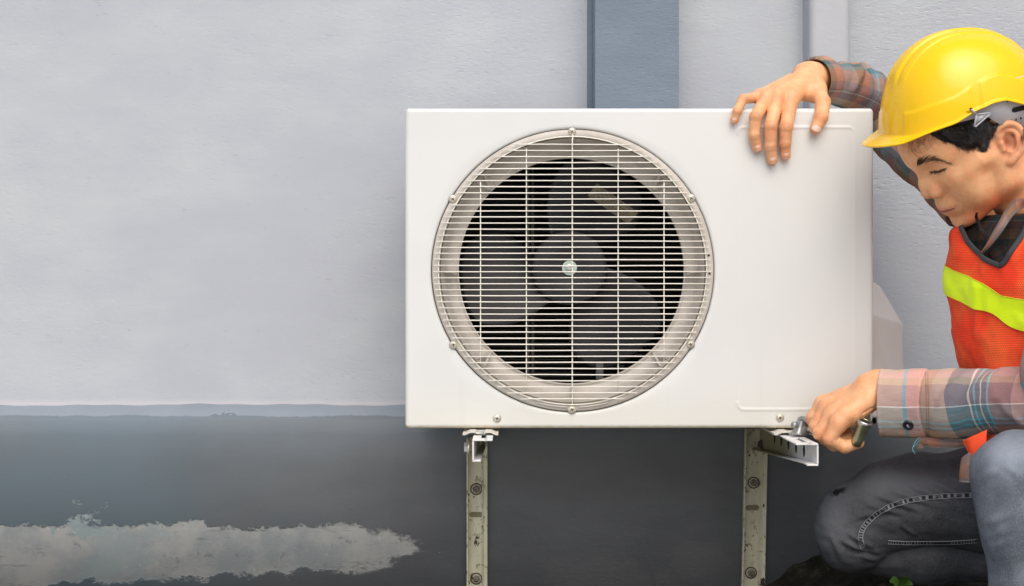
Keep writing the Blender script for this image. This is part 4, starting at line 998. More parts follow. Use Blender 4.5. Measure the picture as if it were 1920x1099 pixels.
# ---------------------------------------------------------------- brows, lashes, hair
def strand(b, pts, r0, r1=.00005, n=4): m_ = len(pts); b.tube(pts, [r0+(r1-r0)*(i/(m_-1))**1.5 for i in range(m_)], n, cap=False)
b = MB(); brow = catmull([(1719, 307, 0), (1732, 302.5, 0), (1746, 298.5, 0), (1760, 300, 0), (1784, 307, 0)], 40)[:,:2]
for k in range(560):
    t = rng.random()**1.5
    if rng.random() < (t-.45)*1.5: continue
    i = min(int(t*39), 38); wd_ = 8.6*math.sin(math.pi*min(t*.95+.20, 1))**.7*(1-.35*t)
    q = brow[i]+(brow[i+1]-brow[i])*rng.random(); d = brow[i+1]-brow[i]; d = d/np.linalg.norm(d); q = q+np.array([0, rng.normal()*wd_*.42])
    h0, n0 = cast(hbvh, q[0], q[1], .0002)
    if h0 is None: continue
    an = (-.65+.6*t+rng.normal()*.18); dd = np.array([d[0]*math.cos(an)-d[1]*math.sin(an), d[0]*math.sin(an)+d[1]*math.cos(an)])*rng.uniform(5, 9)
    h1, n1 = cast(hbvh, q[0]+dd[0]*.5, q[1]+dd[1]*.5, .0008); h2, n2 = cast(hbvh, q[0]+dd[0], q[1]+dd[1], .0005)
    if h1 is None or h2 is None or (h2-h0).length > .02: continue
    strand(b, [h0, h1, h2], .00014, .00005, 3)
b.build('eyebrow', M_BROW, man)
b = MB(); lash = catmull([(1743, 321.5, 0), (1755, 322.5, 0), (1765, 319.5, 0), (1774, 314.5, 0)], 30)[:,:2]
for k in range(90):
    i = rng.integers(0, 29); q = lash[i]+(lash[i+1]-lash[i])*rng.random(); h0, n0 = cast(hbvh, q[0], q[1], .0)
    if h0 is None: continue
    t = i/29; L_ = rng.uniform(.003, .0065)*(1.0)
    dn = (n0*.75-_u*.75+_f*.25+_l*(t-.5)*.6).normalized(); strand(b, [h0, h0+dn*L_*.5, h0+dn*L_+_u*.0006], .00022, .00005, 3)
pl_ = [cast(hbvh, x_, y_, .0003)[0] for x_, y_ in lash[::3]]; pl_ = [p_ for p_ in pl_ if p_ is not None]; b.tube(pl_, [.0003, .0006, .0009, .0011, .0011, .0010, .0009, .0008, .0006, .0004][:len(pl_)], 6)
b.build('eyelashes', M_BROW, man)
# hair: locks combed forward and down from under the hat, rooted on the scalp
b = MB()
def lock(px, py, ang, ln, curl, r, lift0=.0015, lift1=.003, mb=b, n=7):
    pts = []; a_ = ang; x_, y_ = px, py
    for i in range(n):
        t = i/(n-1); h0, n0 = cast(hbvh, x_, y_, 0)
        if h0 is None: return
        pts.append(h0+(n0 if n0.y < .3 else Vector((0, -1, 0)))*(lift0+(lift1-lift0)*math.sin(math.pi*min(t*1.1, 1))))
        a_ += curl/n; x_ += math.cos(R(a_))*ln/n; y_ += math.sin(R(a_))*ln/n
    if max((pts[i+1]-pts[i]).length for i in range(len(pts)-1)) < .02: strand(mb, pts, r, r*.25, 3)
hl = [(1752, 246), (1760, 258), (1772, 268), (1785, 272), (1800, 280), (1812, 274), (1826, 266), (1838, 282), (1850, 284), (1853, 268), (1862, 254), (1872, 240)]
hx = [h_[0] for h_ in hl]; hy_ = [h_[1] for h_ in hl]
for k in range(2600):
    x_ = rng.uniform(1742, 1872); ylow = np.interp(x_, hx, hy_); ytop = np.interp(x_, [1742, 1788, 1827, 1850, 1872], [238, 235, 225, 222, 238])
    t = rng.random(); y_ = ytop+(ylow-10-ytop)*t; f_ = (x_-1742)/130
    ang = np.interp(f_, [0, .35, .6, .8, 1], [38, 26, 50, 95, 120])+rng.normal()*7; ln = min(rng.uniform(22, 52), (ylow-y_+6)/max(math.sin(R(min(max(ang, 15), 165))), .3))
    lock(x_, y_, ang, ln, rng.normal()*22, rng.uniform(.00024, .00050), .001, rng.uniform(.0015, .0045))
for x_, y_, a_, l_, c_ in ((1796, 266, 52, 22, -12), (1799, 268, 48, 20, 5), (1803, 262, 70, 20, 8), (1770, 262, 60, 12, 0), (1838, 270, 82, 17, 4), (1842, 270, 88, 18, 4), (1847, 268, 92, 17, -6), (1834, 266, 70, 16, 10)):
    for j in range(14): lock(x_+rng.normal()*2.2, y_+rng.normal()*2, a_+rng.normal()*5, l_*rng.uniform(.7, 1.05), c_, .00028, .001, .002)
for k in range(500):      # nape behind the ear
    x_ = rng.uniform(1916, 1960); y_ = rng.uniform(205, 258); lock(x_, y_, rng.normal(75, 12), rng.uniform(12, 24), 0, .0004, .001, .003)
hair = b.build('hair', M_HAIR, man)
# dark under-layer of scalp hair so that no skin shows between the locks
sc_loc = np.array([hV@np.array(_f)-HO.dot(_f), hV@np.array(_u)-HO.dot(_u), hV@np.array(_l)-HO.dot(_l)])
ppx = 960+hV[:,0]*F_PX/(CD+hV[:,1]); ppy = 549.5-(hV[:,2]-ZC)*F_PX/(CD+hV[:,1])
a_h, u_h = sc_loc[0], sc_loc[1]
lim_a = np.array([HI(x_, y_-4, .07) for x_, y_ in hl])       # hairline as a curve in head coordinates (same both sides)
o_ = np.argsort(lim_a[:,0]); lim = np.interp(a_h, lim_a[o_,0], lim_a[o_,1], left=-.03)
keep = (u_h > lim) & (a_h < lim_a[:,0].max()) & ~((a_h < -.002+.008) & (u_h < .042) & (np.abs(sc_loc[2]) > .066) & (a_h > -.034))
kf = keep[hF].all(1) ; sub = hF[kf]; us = np.unique(sub); mp = -np.ones(len(hV), int); mp[us] = np.arange(len(us))
mesh_obj('scalp_hair', hV[us]+hN[us]*.0013, mp[sub], M_SCALP, man, True)
b = MB()
for k in range(46):
    x_ = rng.uniform(1700, 1768); y_ = np.interp(x_, [1696, 1730, 1768], [264, 256, 240])+rng.uniform(-4, 6)
    lock(x_, y_, rng.uniform(60, 130), rng.uniform(18, 38), rng.choice([-1, 1])*rng.uniform(30, 120), rng.uniform(.00013, .00024), .0008, .0035, b, 10)
for x_, y_, a_, l_, c_ in ((1752, 262, 100, 60, 110), (1748, 266, 120, 50, 90), (1722, 262, 95, 40, -60), (1712, 266, 110, 40, -90), (1705, 268, 80, 40, -60), (1735, 262, 120, 52, 60)): lock(x_, y_, a_, l_, c_, .00022, .0008, .003, b, 12)
b.build('forehead_wisps', M_WISP, man)

# ---------------------------------------------------------------- hard hat
hp_, hy2, hr2 = R(6), R(6), R(9)
gf = Vector((-math.cos(hp_)*math.cos(hy2), -math.cos(hp_)*math.sin(hy2), -math.sin(hp_))); gl0 = Vector((math.sin(hy2), -math.cos(hy2), 0)); gu0 = -(gl0.cross(gf)); gu0 = gu0 if gu0.z > 0 else -gu0
gu = gu0*math.cos(hr2)+gl0*math.sin(hr2); gl = gl0*math.cos(hr2)-gu0*math.sin(hr2)
GO = P(1801, 233, HO.y+.006)
_t = np.interp(np.abs(np.linspace(-20, 200, 881)), [0, 30, 45, 62, 75, 90, 100, 112, 122, 136, 152, 180], [-.006, -.005, .004, .013, .027, .037, .039, .032, .026, .020, .014, .006])
RIMT = np.convolve(_t, np.hanning(33)/np.hanning(33).sum(), 'same')[80:801]
def rimu(deg):
    d = abs((deg+180) % 360-180)
    return RIMT[int(round(d*4)) % 721]
def dome(th, ph):
    """th azimuth from the front towards the near side, ph 0 at the rim height 0 up to 90 at the crown"""
    ct, st, cp, sp_ = math.cos(th), math.sin(th), math.cos(ph), math.sin(ph)
    ra = .1145 if ct > 0 else .118; rl = .104; ru = .136; e = 2.25
    q = (abs(cp*ct/ra)**e+abs(cp*st/rl)**e+abs(max(sp_, 0)/ru)**e)**(-1/e) if sp_ >= 0 else (abs(cp*ct/ra)**e+abs(cp*st/rl)**e)**(-1/e)
    a, l, u = q*cp*ct, q*cp*st, q*sp_
    if sp_ < 0: a, l = a*(1-.3*sp_*sp_), l*(1-.3*sp_*sp_)
    k = 0.
    for lc, wd_, am in ((0, .0105, .0042), (.026, .0055, .0026), (-.026, .0055, .0026)):
        k += am*float(ss(wd_+.0035, wd_-.001, abs(l-lc)))*float(ss(.060, .084, u)) 
    n = Vector((a/ra**2, l/rl**2, u/ru**2)).normalized()
    d = math.degrees(th); d = abs((d+180) % 360-180); hgt = u-rimu(d)
    k += .0016*float(ss(.034, .0315, hgt))*float(ss(22, 24, d))*float(ss(74, 72, d))
    k += .0020*float(ss(.034, .0315, hgt))*float(ss(80, 82, d))*float(ss(150, 147, d))
    return Vector((a, l, u))+n*k
def G3(v): return GO+gf*v[0]+gl*v[1]+gu*v[2]
NT, NP = 288, 84; V = []
for i in range(NT):
    th = 2*math.pi*i/NT; dg = math.degrees(th); ur = float(rimu(dg)); dd = abs((dg+180) % 360-180)
    # find the elevation whose height equals the rim
    base = dome(th, 0); rr0 = math.hypot(base[0], base[1]); phr = math.atan2(ur, rr0); 
    for _ in range(8):
        q = dome(th, phr); phr += (ur-q[2])/.12*.9
    rows = [dome(th, phr+(math.pi/2-phr)*t) for t in np.linspace(1, 0, NP)]
    br = .0035+.0245*math.exp(-(dd/40)**4)*math.cos(R(min(dd, 85)))**.5 if dd < 85 else .0035
    e0 = rows[-1]; od = Vector((math.cos(th)/.115, math.sin(th)/.104, 0)).normalized(); od = Vector((e0[0], e0[1], 0)).normalized()*.5+Vector((math.cos(th)**3 if dd < 60 else od[0], od[1]*.6, 0))*.5; od.normalize()
    dr = .30+.12*math.exp(-(dd/40)**2)
    for t in (.12, .35, .65, .9, 1.0): rows.append(e0+od*br*t-Vector((0, 0, 1))*(br*t*dr+.001*t))
    e1 = rows[-1]; rows.append(e1+Vector((0, 0, -.0016))+od*.0004); rows.append(e1+Vector((0, 0, -.0026))-od*.0008)
    inn = []
    for t in (.75, .4, .0): inn.append(e0+od*(br*t-.0012)-Vector((0, 0, 1))*(br*t*dr+.0028))
    rows += inn
    for t in np.linspace(0, 1, 12)[1:]:
        q = dome(th, phr+(math.pi/2-phr)*t); rows.append(Vector((q[0]*.972, q[1]*.972, q[2]*.975-.001)))
    V += [G3(r_) for r_ in rows]
K = len(rows); V = np.array(V); i = np.arange(NT)[:,None]; j = np.arange(K-1)[None]
F_ = np.c_[(i*K+j).ravel(), (i*K+j+1).ravel(), (((i+1) % NT)*K+j+1).ravel(), (((i+1) % NT)*K+j).ravel()]
hat = mesh_obj('hard_hat', V, F_, M_HELMET, man, True)
hat['label'] = 'glossy yellow hard hat with ribbed crown and short peak'
def bandxy(dg, lift=0.0):
    c_, s_ = math.cos(R(dg)), math.sin(R(dg)); return ((.106 if c_ > 0 else .1125)+lift)*c_, (.0972+lift)*s_
def band(us_, name, mat, r_, parent, mb=None, d0=0, d1=360, n=120, th_=.0016):
    V = []
    for i in range(n+1):
        dg = d0+(d1-d0)*i/n; lo, hi = us_(dg)
        for rad, u_ in ((r_, lo), (r_, hi), (r_-th_, hi), (r_-th_, lo)): V.append(G3((*bandxy(dg, rad-.1), u_)))
    V = np.array(V); i = np.arange(n)[:,None]*4; j = np.arange(4)[None]
    return mesh_obj(name, V, np.c_[(i+j).ravel(), (i+(j+1) % 4).ravel(), (i+4+(j+1) % 4).ravel(), (i+4+j).ravel()], mat, parent)
bz = lambda dg: (lambda d: (np.interp(d, [0, 40, 62, 77, 86, 97, 113, 180], [-.004, .000, .008, .013, .0157, .001, -.006, -.010]), np.interp(d, [0, 60, 90, 120, 180], [.014, .026, .060, .066, .04])))(abs((dg+180) % 360-180))
band(bz, 'head_band', M_STRAP, .1, hat)
bvb = None
b = MB()
def bandpt(px, py, lift):     # point on the band seen at px, py
    best = None
    for dg in np.arange(40, 160, .5):
        for u_ in (0,):
            p0 = G3((*bandxy(dg, lift), 0)); x_, y_ = proj(p0)
            # solve the height along gu for the wanted py
            p1 = p0+gu*.01; x2, y2 = proj(p1); k = (py-y_)/(y2-y_); xx = x_+(x2-x_)*k; e = abs(xx-px)
            if best is None or e < best[0]: best = (e, p0+gu*.01*k)
    return best[1]
def bandpatch(poly, name, mat, lift=.0010, th_=.0015):
    b = MB(); q = [bandpt(x_, y_, lift) for x_, y_ in poly]; b.prism(q, Vector((0, th_, 0))); return b.build(name, mat, hat)
for poly in (((1798, 213), (1802, 210), (1805, 211), (1803, 215)), ((1824, 203), (1843, 197.5), (1844, 203), (1825, 209)), ((1885, 186), (1897, 189), (1888, 192)), ((1897, 206), (1900, 202), (1925, 196), (1926, 205), (1903, 211), (1898, 210))): bandpatch(poly, 'band_slot', M_BLACK)
for x_, y_ in ((1896.5, 227), (1905.5, 224.5), (1914.5, 222)): bandpatch([(x_+1.6*math.cos(a), y_+2.2*math.sin(a)) for a in np.linspace(0, 6.28, 9)[:-1]], 'band_hole', M_BLACK)
# lug and triangular chin strap ring
rp = lambda px, py, o=.0: bandpt(px, py, .0065)+Vector((0, o, 0))
b = MB(); b.tube([rp(1816, 205), rp(1816.5, 209.5)], .0052, 10); b.build('hat_lug', M_HELMET, hat, True, 0)
b = MB(); b.lathe([(0, 0), (.0022, 0), (.0022, .0006)], rp(1817, 206, -.0062), (0, -1, 0), 10); b.build('lug_hole', M_DARKCUT, hat)
b = MB(); o_ = -.0055
b.tube([rp(1817, 206, o_), rp(1820, 209, o_-.001), rp(1829, 216, o_)], .0014, 8)
b.tube([rp(1829, 216, o_), rp(1853.5, 212.5, o_), rp(1854, 214.5, o_), rp(1826, 238.5, o_), rp(1823.5, 237.5, o_), rp(1828.5, 216.5, o_)], .0013, 8)
b.prism([rp(1830, 218, o_), rp(1850, 214.5, o_), rp(1826, 235, o_)], (0, .0012, 0))
b.build('strap_ring', M_RING, hat, True)
# ---------------------------------------------------------------- clothing
def sleeve(name, path, rad, mat, parent, nu=150, nv=72, up=(0, -1, 0), folds=(), rough=.0016, flat=.9, cuff=None, seed=1, close=False, uoff=0.0):
    """cloth tube along a path; rad: radius at each path point (in the frame of 'up': a across, b along up)"""
    c = catmull([tuple(p_) for p_ in path], nu); rr = catmull([(r_[0], r_[1], 0) for r_ in rad], nu)[:,:2]
    T_ = np.gradient(c, axis=0); T_ /= np.linalg.norm(T_, axis=1)[:,None]; s_ = np.r_[0, np.cumsum(np.linalg.norm(np.diff(c, axis=0), axis=1))]
    B = np.array(up, float); V, UV = [], []
    for i in range(nu):
        B = B-T_[i]*(B@T_[i]); B /= np.linalg.norm(B); A = np.cross(T_[i], B)
        th = np.linspace(0, 2*np.pi, nv, endpoint=False); dirs = np.cos(th)[:,None]*A*rr[i,0]+np.sin(th)[:,None]*B*rr[i,1]
        n_ = dirs/np.linalg.norm(dirs, axis=1)[:,None]; d = np.zeros(nv)
        for (s0, ang, wid, slant, amp) in folds:      # diagonal pinches
            ph = (np.abs((np.degrees(th)-ang+180) % 360-180))/75
            d += amp*np.exp(-((s_[i]-s0-slant*np.sin(th-R(ang)))/wid)**2)*np.clip(1-ph, 0, 1)**.7
        V.append(c[i]+dirs+n_*d[:,None]); UV.append(np.c_[np.full(nv, s_[i]+uoff), th/(2*np.pi)*2*np.pi*rr[:,1].mean()])
    V = np.vstack(V); UV = np.vstack(UV); k_ = (np.arange(nu)[:,None].repeat(nv, 1).ravel()); fade = ss(0, 4, k_)
    N_ = V-np.repeat(c, nv, axis=0); N_ /= np.linalg.norm(N_, axis=1)[:,None]
    V = V+N_*((vnoise(V, 26, seed)*rough*1.6+vnoise(V, 62, seed+1)*rough*.6)*fade)[:,None]
    if cuff:   # cuff: a doubled band with a stitched ridge
        L_ = cuff; ss_ = np.repeat(s_, nv); V = V+N_*(.0016*ss(L_+.002, L_-.001, ss_)-.0018*np.exp(-((ss_-L_-.004)/.003)**2)+.0011*np.exp(-((ss_-.002)/.0018)**2))[:,None]
    i = np.arange(nu-1)[:,None]; j = np.arange(nv)[None]
    F_ = np.c_[(i*nv+j).ravel(), (i*nv+(j+1) % nv).ravel(), ((i+1)*nv+(j+1) % nv).ravel(), ((i+1)*nv+j).ravel()]
    # turn the hem inwards so the opening has thickness
    inner = []; m0 = len(V); first = V[:nv]; cc = c[0]
    for q_, dd in ((.0015, .0000), (.0030, .004), (.0032, .03)):
        w_ = first+(cc-first)/np.linalg.norm(cc-first, axis=1)[:,None]*q_+T_[0]*dd; inner.append(w_)
    V = np.vstack([V]+inner); UV = np.vstack([UV]+[UV[:nv]]*3); prev = np.arange(nv)
    for k in range(3):
        cur = m0+k*nv+np.arange(nv); F_ = np.vstack([F_, np.c_[prev, cur, np.roll(cur, -1), np.roll(prev, -1)]]); prev = cur
    o = mesh_obj(name, V, F_, mat, parent, True, uv=UV)
    return o, V, F_
shirt = None
# ----- torso surface: angle q (0 = chest centre, + towards the near side), height z
TC = [(P(1958, 382, -.16), .058, .066, 43), (P(1960, 400, -.16), .074, .104, 43), (P(1962, 430, -.165), .090, .130, 43), (P(1965, 480, -.17), .098, .134, 43), (P(1968, 540, -.17), .104, .138, 43), (P(1972, 620, -.17), .104, .134, 42), (P(1985, 700, -.175), .104, .130, 40), (P(1997, 780, -.18), .108, .130, 38), (P(2005, 860, -.185), .112, .136, 36), (P(2015, 930, -.185), .114, .138, 36)]
tz = np.array([t_[0].z for t_ in TC]); tx = np.array([t_[0].x for t_ in TC]); ty = np.array([t_[0].y for t_ in TC]); ta = np.array([t_[1] for t_ in TC]); tb = np.array([t_[2] for t_ in TC]); tw_ = np.array([t_[3] for t_ in TC])
def tint_(arr, z): return np.interp(z, tz[::-1], arr[::-1])
def torso_pt(q, z, off=0.0):
    """q degrees from chest centre, positive towards the near (left) shoulder"""
    q = np.asarray(q, float); z = np.asarray(z, float); a, b_, yw = tint_(ta, z)+off, tint_(tb, z)+off, np.radians(tint_(tw_, z))
    e = 2.3; cq, sq = np.cos(np.radians(q)), np.sin(np.radians(q)); rr = (np.abs(cq/a)**e+np.abs(sq/b_)**e)**(-1/e)
    fx_, fy_ = -np.cos(yw), -np.sin(yw); lx, ly = np.sin(yw), -np.cos(yw)
    x_ = tint_(tx, z)+rr*(cq*fx_+sq*lx); y_ = tint_(ty, z)+rr*(cq*fy_+sq*ly)
    return np.stack([x_, y_, z+0*x_], -1)
def vest_off(q, z):
    """hanging folds of the vest, metres"""
    Z = z
    d = .0045*np.sin(np.radians(q*3.1+40+Z*260))*ss(.80, .60, Z)+.003*np.sin(np.radians(q*6.3-Z*420))*ss(.78, .62, Z)
    d += .010*np.exp(-((q-8-(Z-.58)*120)/9)**2)*ss(.52, .60, Z)*ss(.66, .62, Z)
    P3 = np.c_[np.ravel(q*.003), np.ravel(Z), 0*np.ravel(Z)]
    return d+(.0032*vnoise(P3, 22, 11)+.0016*vnoise(P3, 55, 12)).reshape(np.shape(d))
def px_of(p): d = CD+p[...,1]; return 960+p[...,0]*F_PX/d, 549.5-(p[...,2]-ZC)*F_PX/d
def z_for_py(q, py, off=.006):
    z = np.full_like(q, .6)
    for _ in range(30):
        p = torso_pt(q, z, off); _, y_ = px_of(p); z = z+(y_-py)*(CD+p[...,1])/F_PX*.9
    return z
QS = np.linspace(-100, 130, 300)
def curve_z(xs_, ys_, off=.006):
    """height of the torso surface under a photo curve y(x), for every angle in QS"""
    z = np.full_like(QS, .6)
    for _ in range(260):
        p = torso_pt(QS, z, off); X_, Y_ = px_of(p); want = np.interp(X_, xs_, ys_); z = np.clip(z+np.clip((Y_-want)*.00016, -.004, .004), .2, .95)
    return z
top_z = curve_z([1740, 1780, 1800, 1809, 1812, 1818, 1828, 1845, 1862, 1880, 1891, 1900, 1912, 1921, 1935, 1990], [360, 395, 400, 404, 430, 449, 468, 485, 494, 501, 493, 477, 456, 440, 400, 380])
bot_z = curve_z([1700, 2100], [862, 885]); st_t = curve_z([1760, 1774, 1800, 1840, 1868, 1880, 1920, 2000], [488, 493, 510, 529, 546, 555, 563, 570]); st_b = curve_z([1760, 1780, 1800, 1830, 1860, 1875, 1897, 1920, 2000], [543, 550, 563, 579, 584, 592, 613, 621, 628])
smooth_ = lambda a, k=9: np.convolve(np.pad(a, k//2, 'edge'), np.ones(k)/k, 'valid')
st_t, st_b = smooth_(st_t), smooth_(st_b)
def skin_between(zlo, zhi, off, nz=120, fold=True, qs=QS, thick=.0012):
    """double-sided cloth between two height curves on the torso"""
    nq = len(qs); t = np.linspace(0, 1, nz)[:,None]; Z = zlo[None]*(1-t)+zhi[None]*t; Q = np.repeat(qs[None], nz, 0)
    o_ = vest_off(Q, Z) if fold else 0*Z
    V1 = torso_pt(Q.ravel(), Z.ravel(), (off+o_).ravel() if fold else off); V2 = torso_pt(Q.ravel(), Z.ravel(), ((off+o_)-thick).ravel() if fold else off-thick)
    i = np.arange(nz-1)[:,None]; j = np.arange(nq-1)[None]; f1 = np.c_[(i*nq+j).ravel(), (i*nq+j+1).ravel(), ((i+1)*nq+j+1).ravel(), ((i+1)*nq+j).ravel()]
    n_ = nq*nz; f2 = f1[:, ::-1]+n_; e_ = []
    for row in (0, nz-1):
        a = row*nq+np.arange(nq-1); q_ = np.c_[a, a+1, a+1+n_, a+n_]; e_.append(q_ if row else q_[:, ::-1])
    uvm = np.c_[Q.ravel()*.0026, Z.ravel()]
    return np.vstack([V1, V2]), np.vstack([f1, f2]+e_), np.vstack([uvm, uvm])
# shirt body under the vest
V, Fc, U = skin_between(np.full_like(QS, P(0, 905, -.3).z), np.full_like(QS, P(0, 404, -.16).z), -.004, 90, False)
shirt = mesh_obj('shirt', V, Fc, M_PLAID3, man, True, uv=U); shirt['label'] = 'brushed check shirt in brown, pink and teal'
V, Fc, U = skin_between(bot_z, np.minimum(top_z, P(0, 386, -.16).z), .007, 190)
vest = mesh_obj('safety_vest', V, Fc, M_VEST, man, True, uv=U); vest['label'] = 'orange mesh safety vest with lime band'
V, Fc, U = skin_between(st_b, st_t, .0088, 26, True, QS, .0010); mesh_obj('reflective_stripe', V, Fc, M_LIME, vest, True, uv=U)
for zc_ in (st_b-.0008, st_t+.0002):     # raised hems of the stripe
    V, Fc, U = skin_between(zc_, zc_+.0010, .0096, 3, True, QS, .0008); mesh_obj('stripe_hem', V, Fc, simple('stripe_hem_thread', (.75,.72,.03), .6) if 'stripe_hem_thread' not in bpy.data.materials else bpy.data.materials['stripe_hem_thread'], vest, True, uv=U)
# dark binding along the neckline
sel = [(q_, z_) for q_, z_ in zip(QS, np.minimum(top_z, .83)) if z_ < .825]
qn = np.array([s_[0] for s_ in sel]); zn = np.array([s_[1] for s_ in sel])
def binding(x_a, x_b, name):
    V = []; c = []
    for xx in np.linspace(x_a, x_b, 60): c.append((xx, np.interp(xx, [1811, 1813, 1818, 1828, 1845, 1862, 1880, 1889, 1891, 1900, 1912, 1922, 1935], [412, 430, 449, 468, 485, 494, 501, 502, 495, 477, 456, 438, 402])))
    vb = bvh_of(vestV, vestF); pts = []
    for x_, y_ in c:
        h_, n_ = cast(vb, x_+.3, y_+1.5, 0)
        if h_ is None: continue
        pts.append(h_)
    ym = sorted(p_.y for p_ in pts)[len(pts)//2]; return [p_ for p_ in pts if abs(p_.y-ym) < .06]
vestV, vestF, _ = skin_between(bot_z, np.minimum(top_z, P(0, 386, -.16).z)+.004, .007, 190)
capz = P(0, 386, -.16).z; okq = np.where(top_z < capz-.002)[0]; okq = okq[okq > 20]; tzs = smooth_(top_z, 5)
for _once in (0,):
    pts = [Vector(torso_pt(QS[k_], tzs[k_], .0085+float(vest_off(np.array([QS[k_]]), np.array([tzs[k_]]))[0]))) for k_ in okq if -60 < QS[k_] < 75]
    if len(pts) > 3:
        q_ = catmull([tuple(p_) for p_ in pts[::2]], 160); b = MB(); n_ = len(q_)
        for i in range(n_-1):
            pass
        V = []; 
        for i in range(n_):
            t_ = q_[min(i+1, n_-1)]-q_[max(i-1, 0)]; t_ /= np.linalg.norm(t_); out = np.array([-.62, -.78, .0]); w_ = np.cross(t_, out); w_ /= np.linalg.norm(w_)
            if w_[2] < 0: w_ = -w_
            for a_ in np.linspace(0, 2*np.pi, 10, endpoint=False): V.append(q_[i]+w_*.0038*np.cos(a_)+w_*.0015+out*.0016*np.sin(a_)+out*.0006)
        V = np.array(V); i = np.arange(n_-1)[:,None]; j = np.arange(10)[None]
        mesh_obj('neck_binding', V, np.c_[(i*10+j).ravel(), (i*10+(j+1) % 10).ravel(), ((i+1)*10+(j+1) % 10).ravel(), ((i+1)*10+j).ravel()], M_BIND, vest, True)
# collar leaves: folded cloth standing round the neck
def cloth_strip(name, rowA, rowB, mat, parent, th_=.0022, n=40, m_=14, bulge=.004, out=(-.5, -.85, .1), uvs=1):
    A = catmull([tuple(p_) for p_ in rowA], n); B = catmull([tuple(p_) for p_ in rowB], n); o = np.array(out)/np.linalg.norm(out); V, U = [], []
    for side in (0, 1):
        for i in range(n):
            for j in range(m_):
                t = j/(m_-1); p = A[i]*(1-t)+B[i]*t+o*(bulge*math.sin(math.pi*t)-side*th_); V.append(p); U.append((i/n*.10*uvs, t*.05*uvs))
    V = np.array(V); V += (vnoise(V, 60, 4)*.0012)[:,None]*o; i = np.arange(n-1)[:,None]; j = np.arange(m_-1)[None]
    f1 = np.c_[(i*m_+j).ravel(), (i*m_+j+1).ravel(), ((i+1)*m_+j+1).ravel(), ((i+1)*m_+j).ravel()]; N0 = n*m_; f2 = f1[:, ::-1]+N0; e_ = []
    for j0 in (0, m_-1): a = np.arange(n-1)*m_+j0; e_.append(np.c_[a, a+m_, a+m_+N0, a+N0])
    for i0 in (0, n-1): a = i0*m_+np.arange(m_-1); e_.append(np.c_[a, a+1, a+1+N0, a+N0])
    return mesh_obj(name, V, np.vstack([f1, f2]+e_), mat, parent, True, uv=np.array(U))
fullV, fullF, _ = skin_between(np.full_like(QS, .3), np.full_like(QS, .70), .0, 90, False); tb_ = bvh_of(fullV, fullF)
def onT(px, py, off=0.0):
    h_, n_ = cast(tb_, px, py, off); return h_ if h_ is not None else P(px, py, -.27)
cloth_strip('collar', [onT(1845, 474, .006), onT(1862, 456, .012), onT(1884, 428, .020), onT(1912, 398, .026), onT(1935, 372, .026)], [onT(1846, 478, .005), onT(1868, 464, .012), onT(1890, 442, .018), onT(1914, 420, .022), onT(1945, 398, .022)], M_PLAID2, shirt, bulge=.006)
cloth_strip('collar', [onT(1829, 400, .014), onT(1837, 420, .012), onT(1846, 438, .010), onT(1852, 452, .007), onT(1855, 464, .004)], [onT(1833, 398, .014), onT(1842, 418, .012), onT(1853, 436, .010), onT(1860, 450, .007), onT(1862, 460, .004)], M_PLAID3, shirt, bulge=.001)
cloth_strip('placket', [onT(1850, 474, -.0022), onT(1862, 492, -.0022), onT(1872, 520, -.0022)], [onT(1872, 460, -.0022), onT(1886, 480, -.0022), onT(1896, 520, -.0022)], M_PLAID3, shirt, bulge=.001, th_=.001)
# far sleeve: over the top of the unit and down behind the casing edge
o, V, Fc = sleeve('far_sleeve', [P(1527, 150, .082), P(1548, 150, .098), P(1580, 157, .125), P(1618, 172, .165), P(1652, 202, .205), P(1676, 242, .195), P(1712, 277, .13), P(1765, 322, .06), P(1825, 378, .01)],
    [(.0350, .0330), (.036, .035), (.038, .038), (.042, .043), (.046, .049), (.050, .050), (.044, .048), (.044, .050), (.050, .055)], M_PLAID2, shirt, up=(0, -.6, .8), cuff=.030,
    folds=((.050, 120, .009, .012, -.008), (.075, 60, .009, .02, .008), (.10, 95, .010, -.02, -.010), (.13, 140, .010, .025, .008), (.16, 80, .011, .02, -.009), (.19, 110, .011, -.02, .008), (.225, 60, .012, .02, -.009), (.26, 100, .012, -.02, .008), (.30, 80, .013, .02, -.008), (.34, 100, .014, .02, .007)), rough=.0022, seed=3)
# near sleeve: forearm resting on the raised knee
o, V, Fc = sleeve('near_sleeve', [P(1651, 756, -.108), P(1690, 757, -.120), P(1742, 757, -.140), P(1800, 757, -.175), P(1860, 752, -.215), P(1920, 750, -.255), P(1985, 748, -.30), P(2030, 735, -.33)],
    [(.0490, .040), (.0495, .041), (.0505, .042), (.0515, .044), (.0475, .044), (.0465, .045), (.050, .047), (.055, .052)], M_PLAID, shirt, up=(0, -1, 0), cuff=.068, nu=210, nv=110,
    folds=((.10, 80, .007, .03, -.0022), (.125, 110, .009, .04, .003), (.15, 60, .008, .03, -.003), (.175, 120, .010, .05, .0035), (.205, 80, .009, .04, -.0035), (.235, 60, .010, -.04, .003), (.17, 150, .012, .03, -.004), (.26, 100, .01, .04, -.003)), rough=.0016, seed=9)
sbvh = bvh_of(V, Fc)
b = MB()
for k in range(2):      # stitch line of the cuff
    for y_ in np.arange(698, 814, 3.1):
        h0, n0 = cast(sbvh, 1737+k*4+.02*(y_-750), y_, .0006); h1, n1 = cast(sbvh, 1737+k*4+.02*(y_-750), y_+1.9, .0006)
        if h0 and h1: b.tube([h0, h1], .00035, 4)
b.build('cuff_stitching', simple('dark_stitch', (.12,.10,.10), .8), shirt)
h0, n0 = cast(sbvh, 1703, 797, 0)
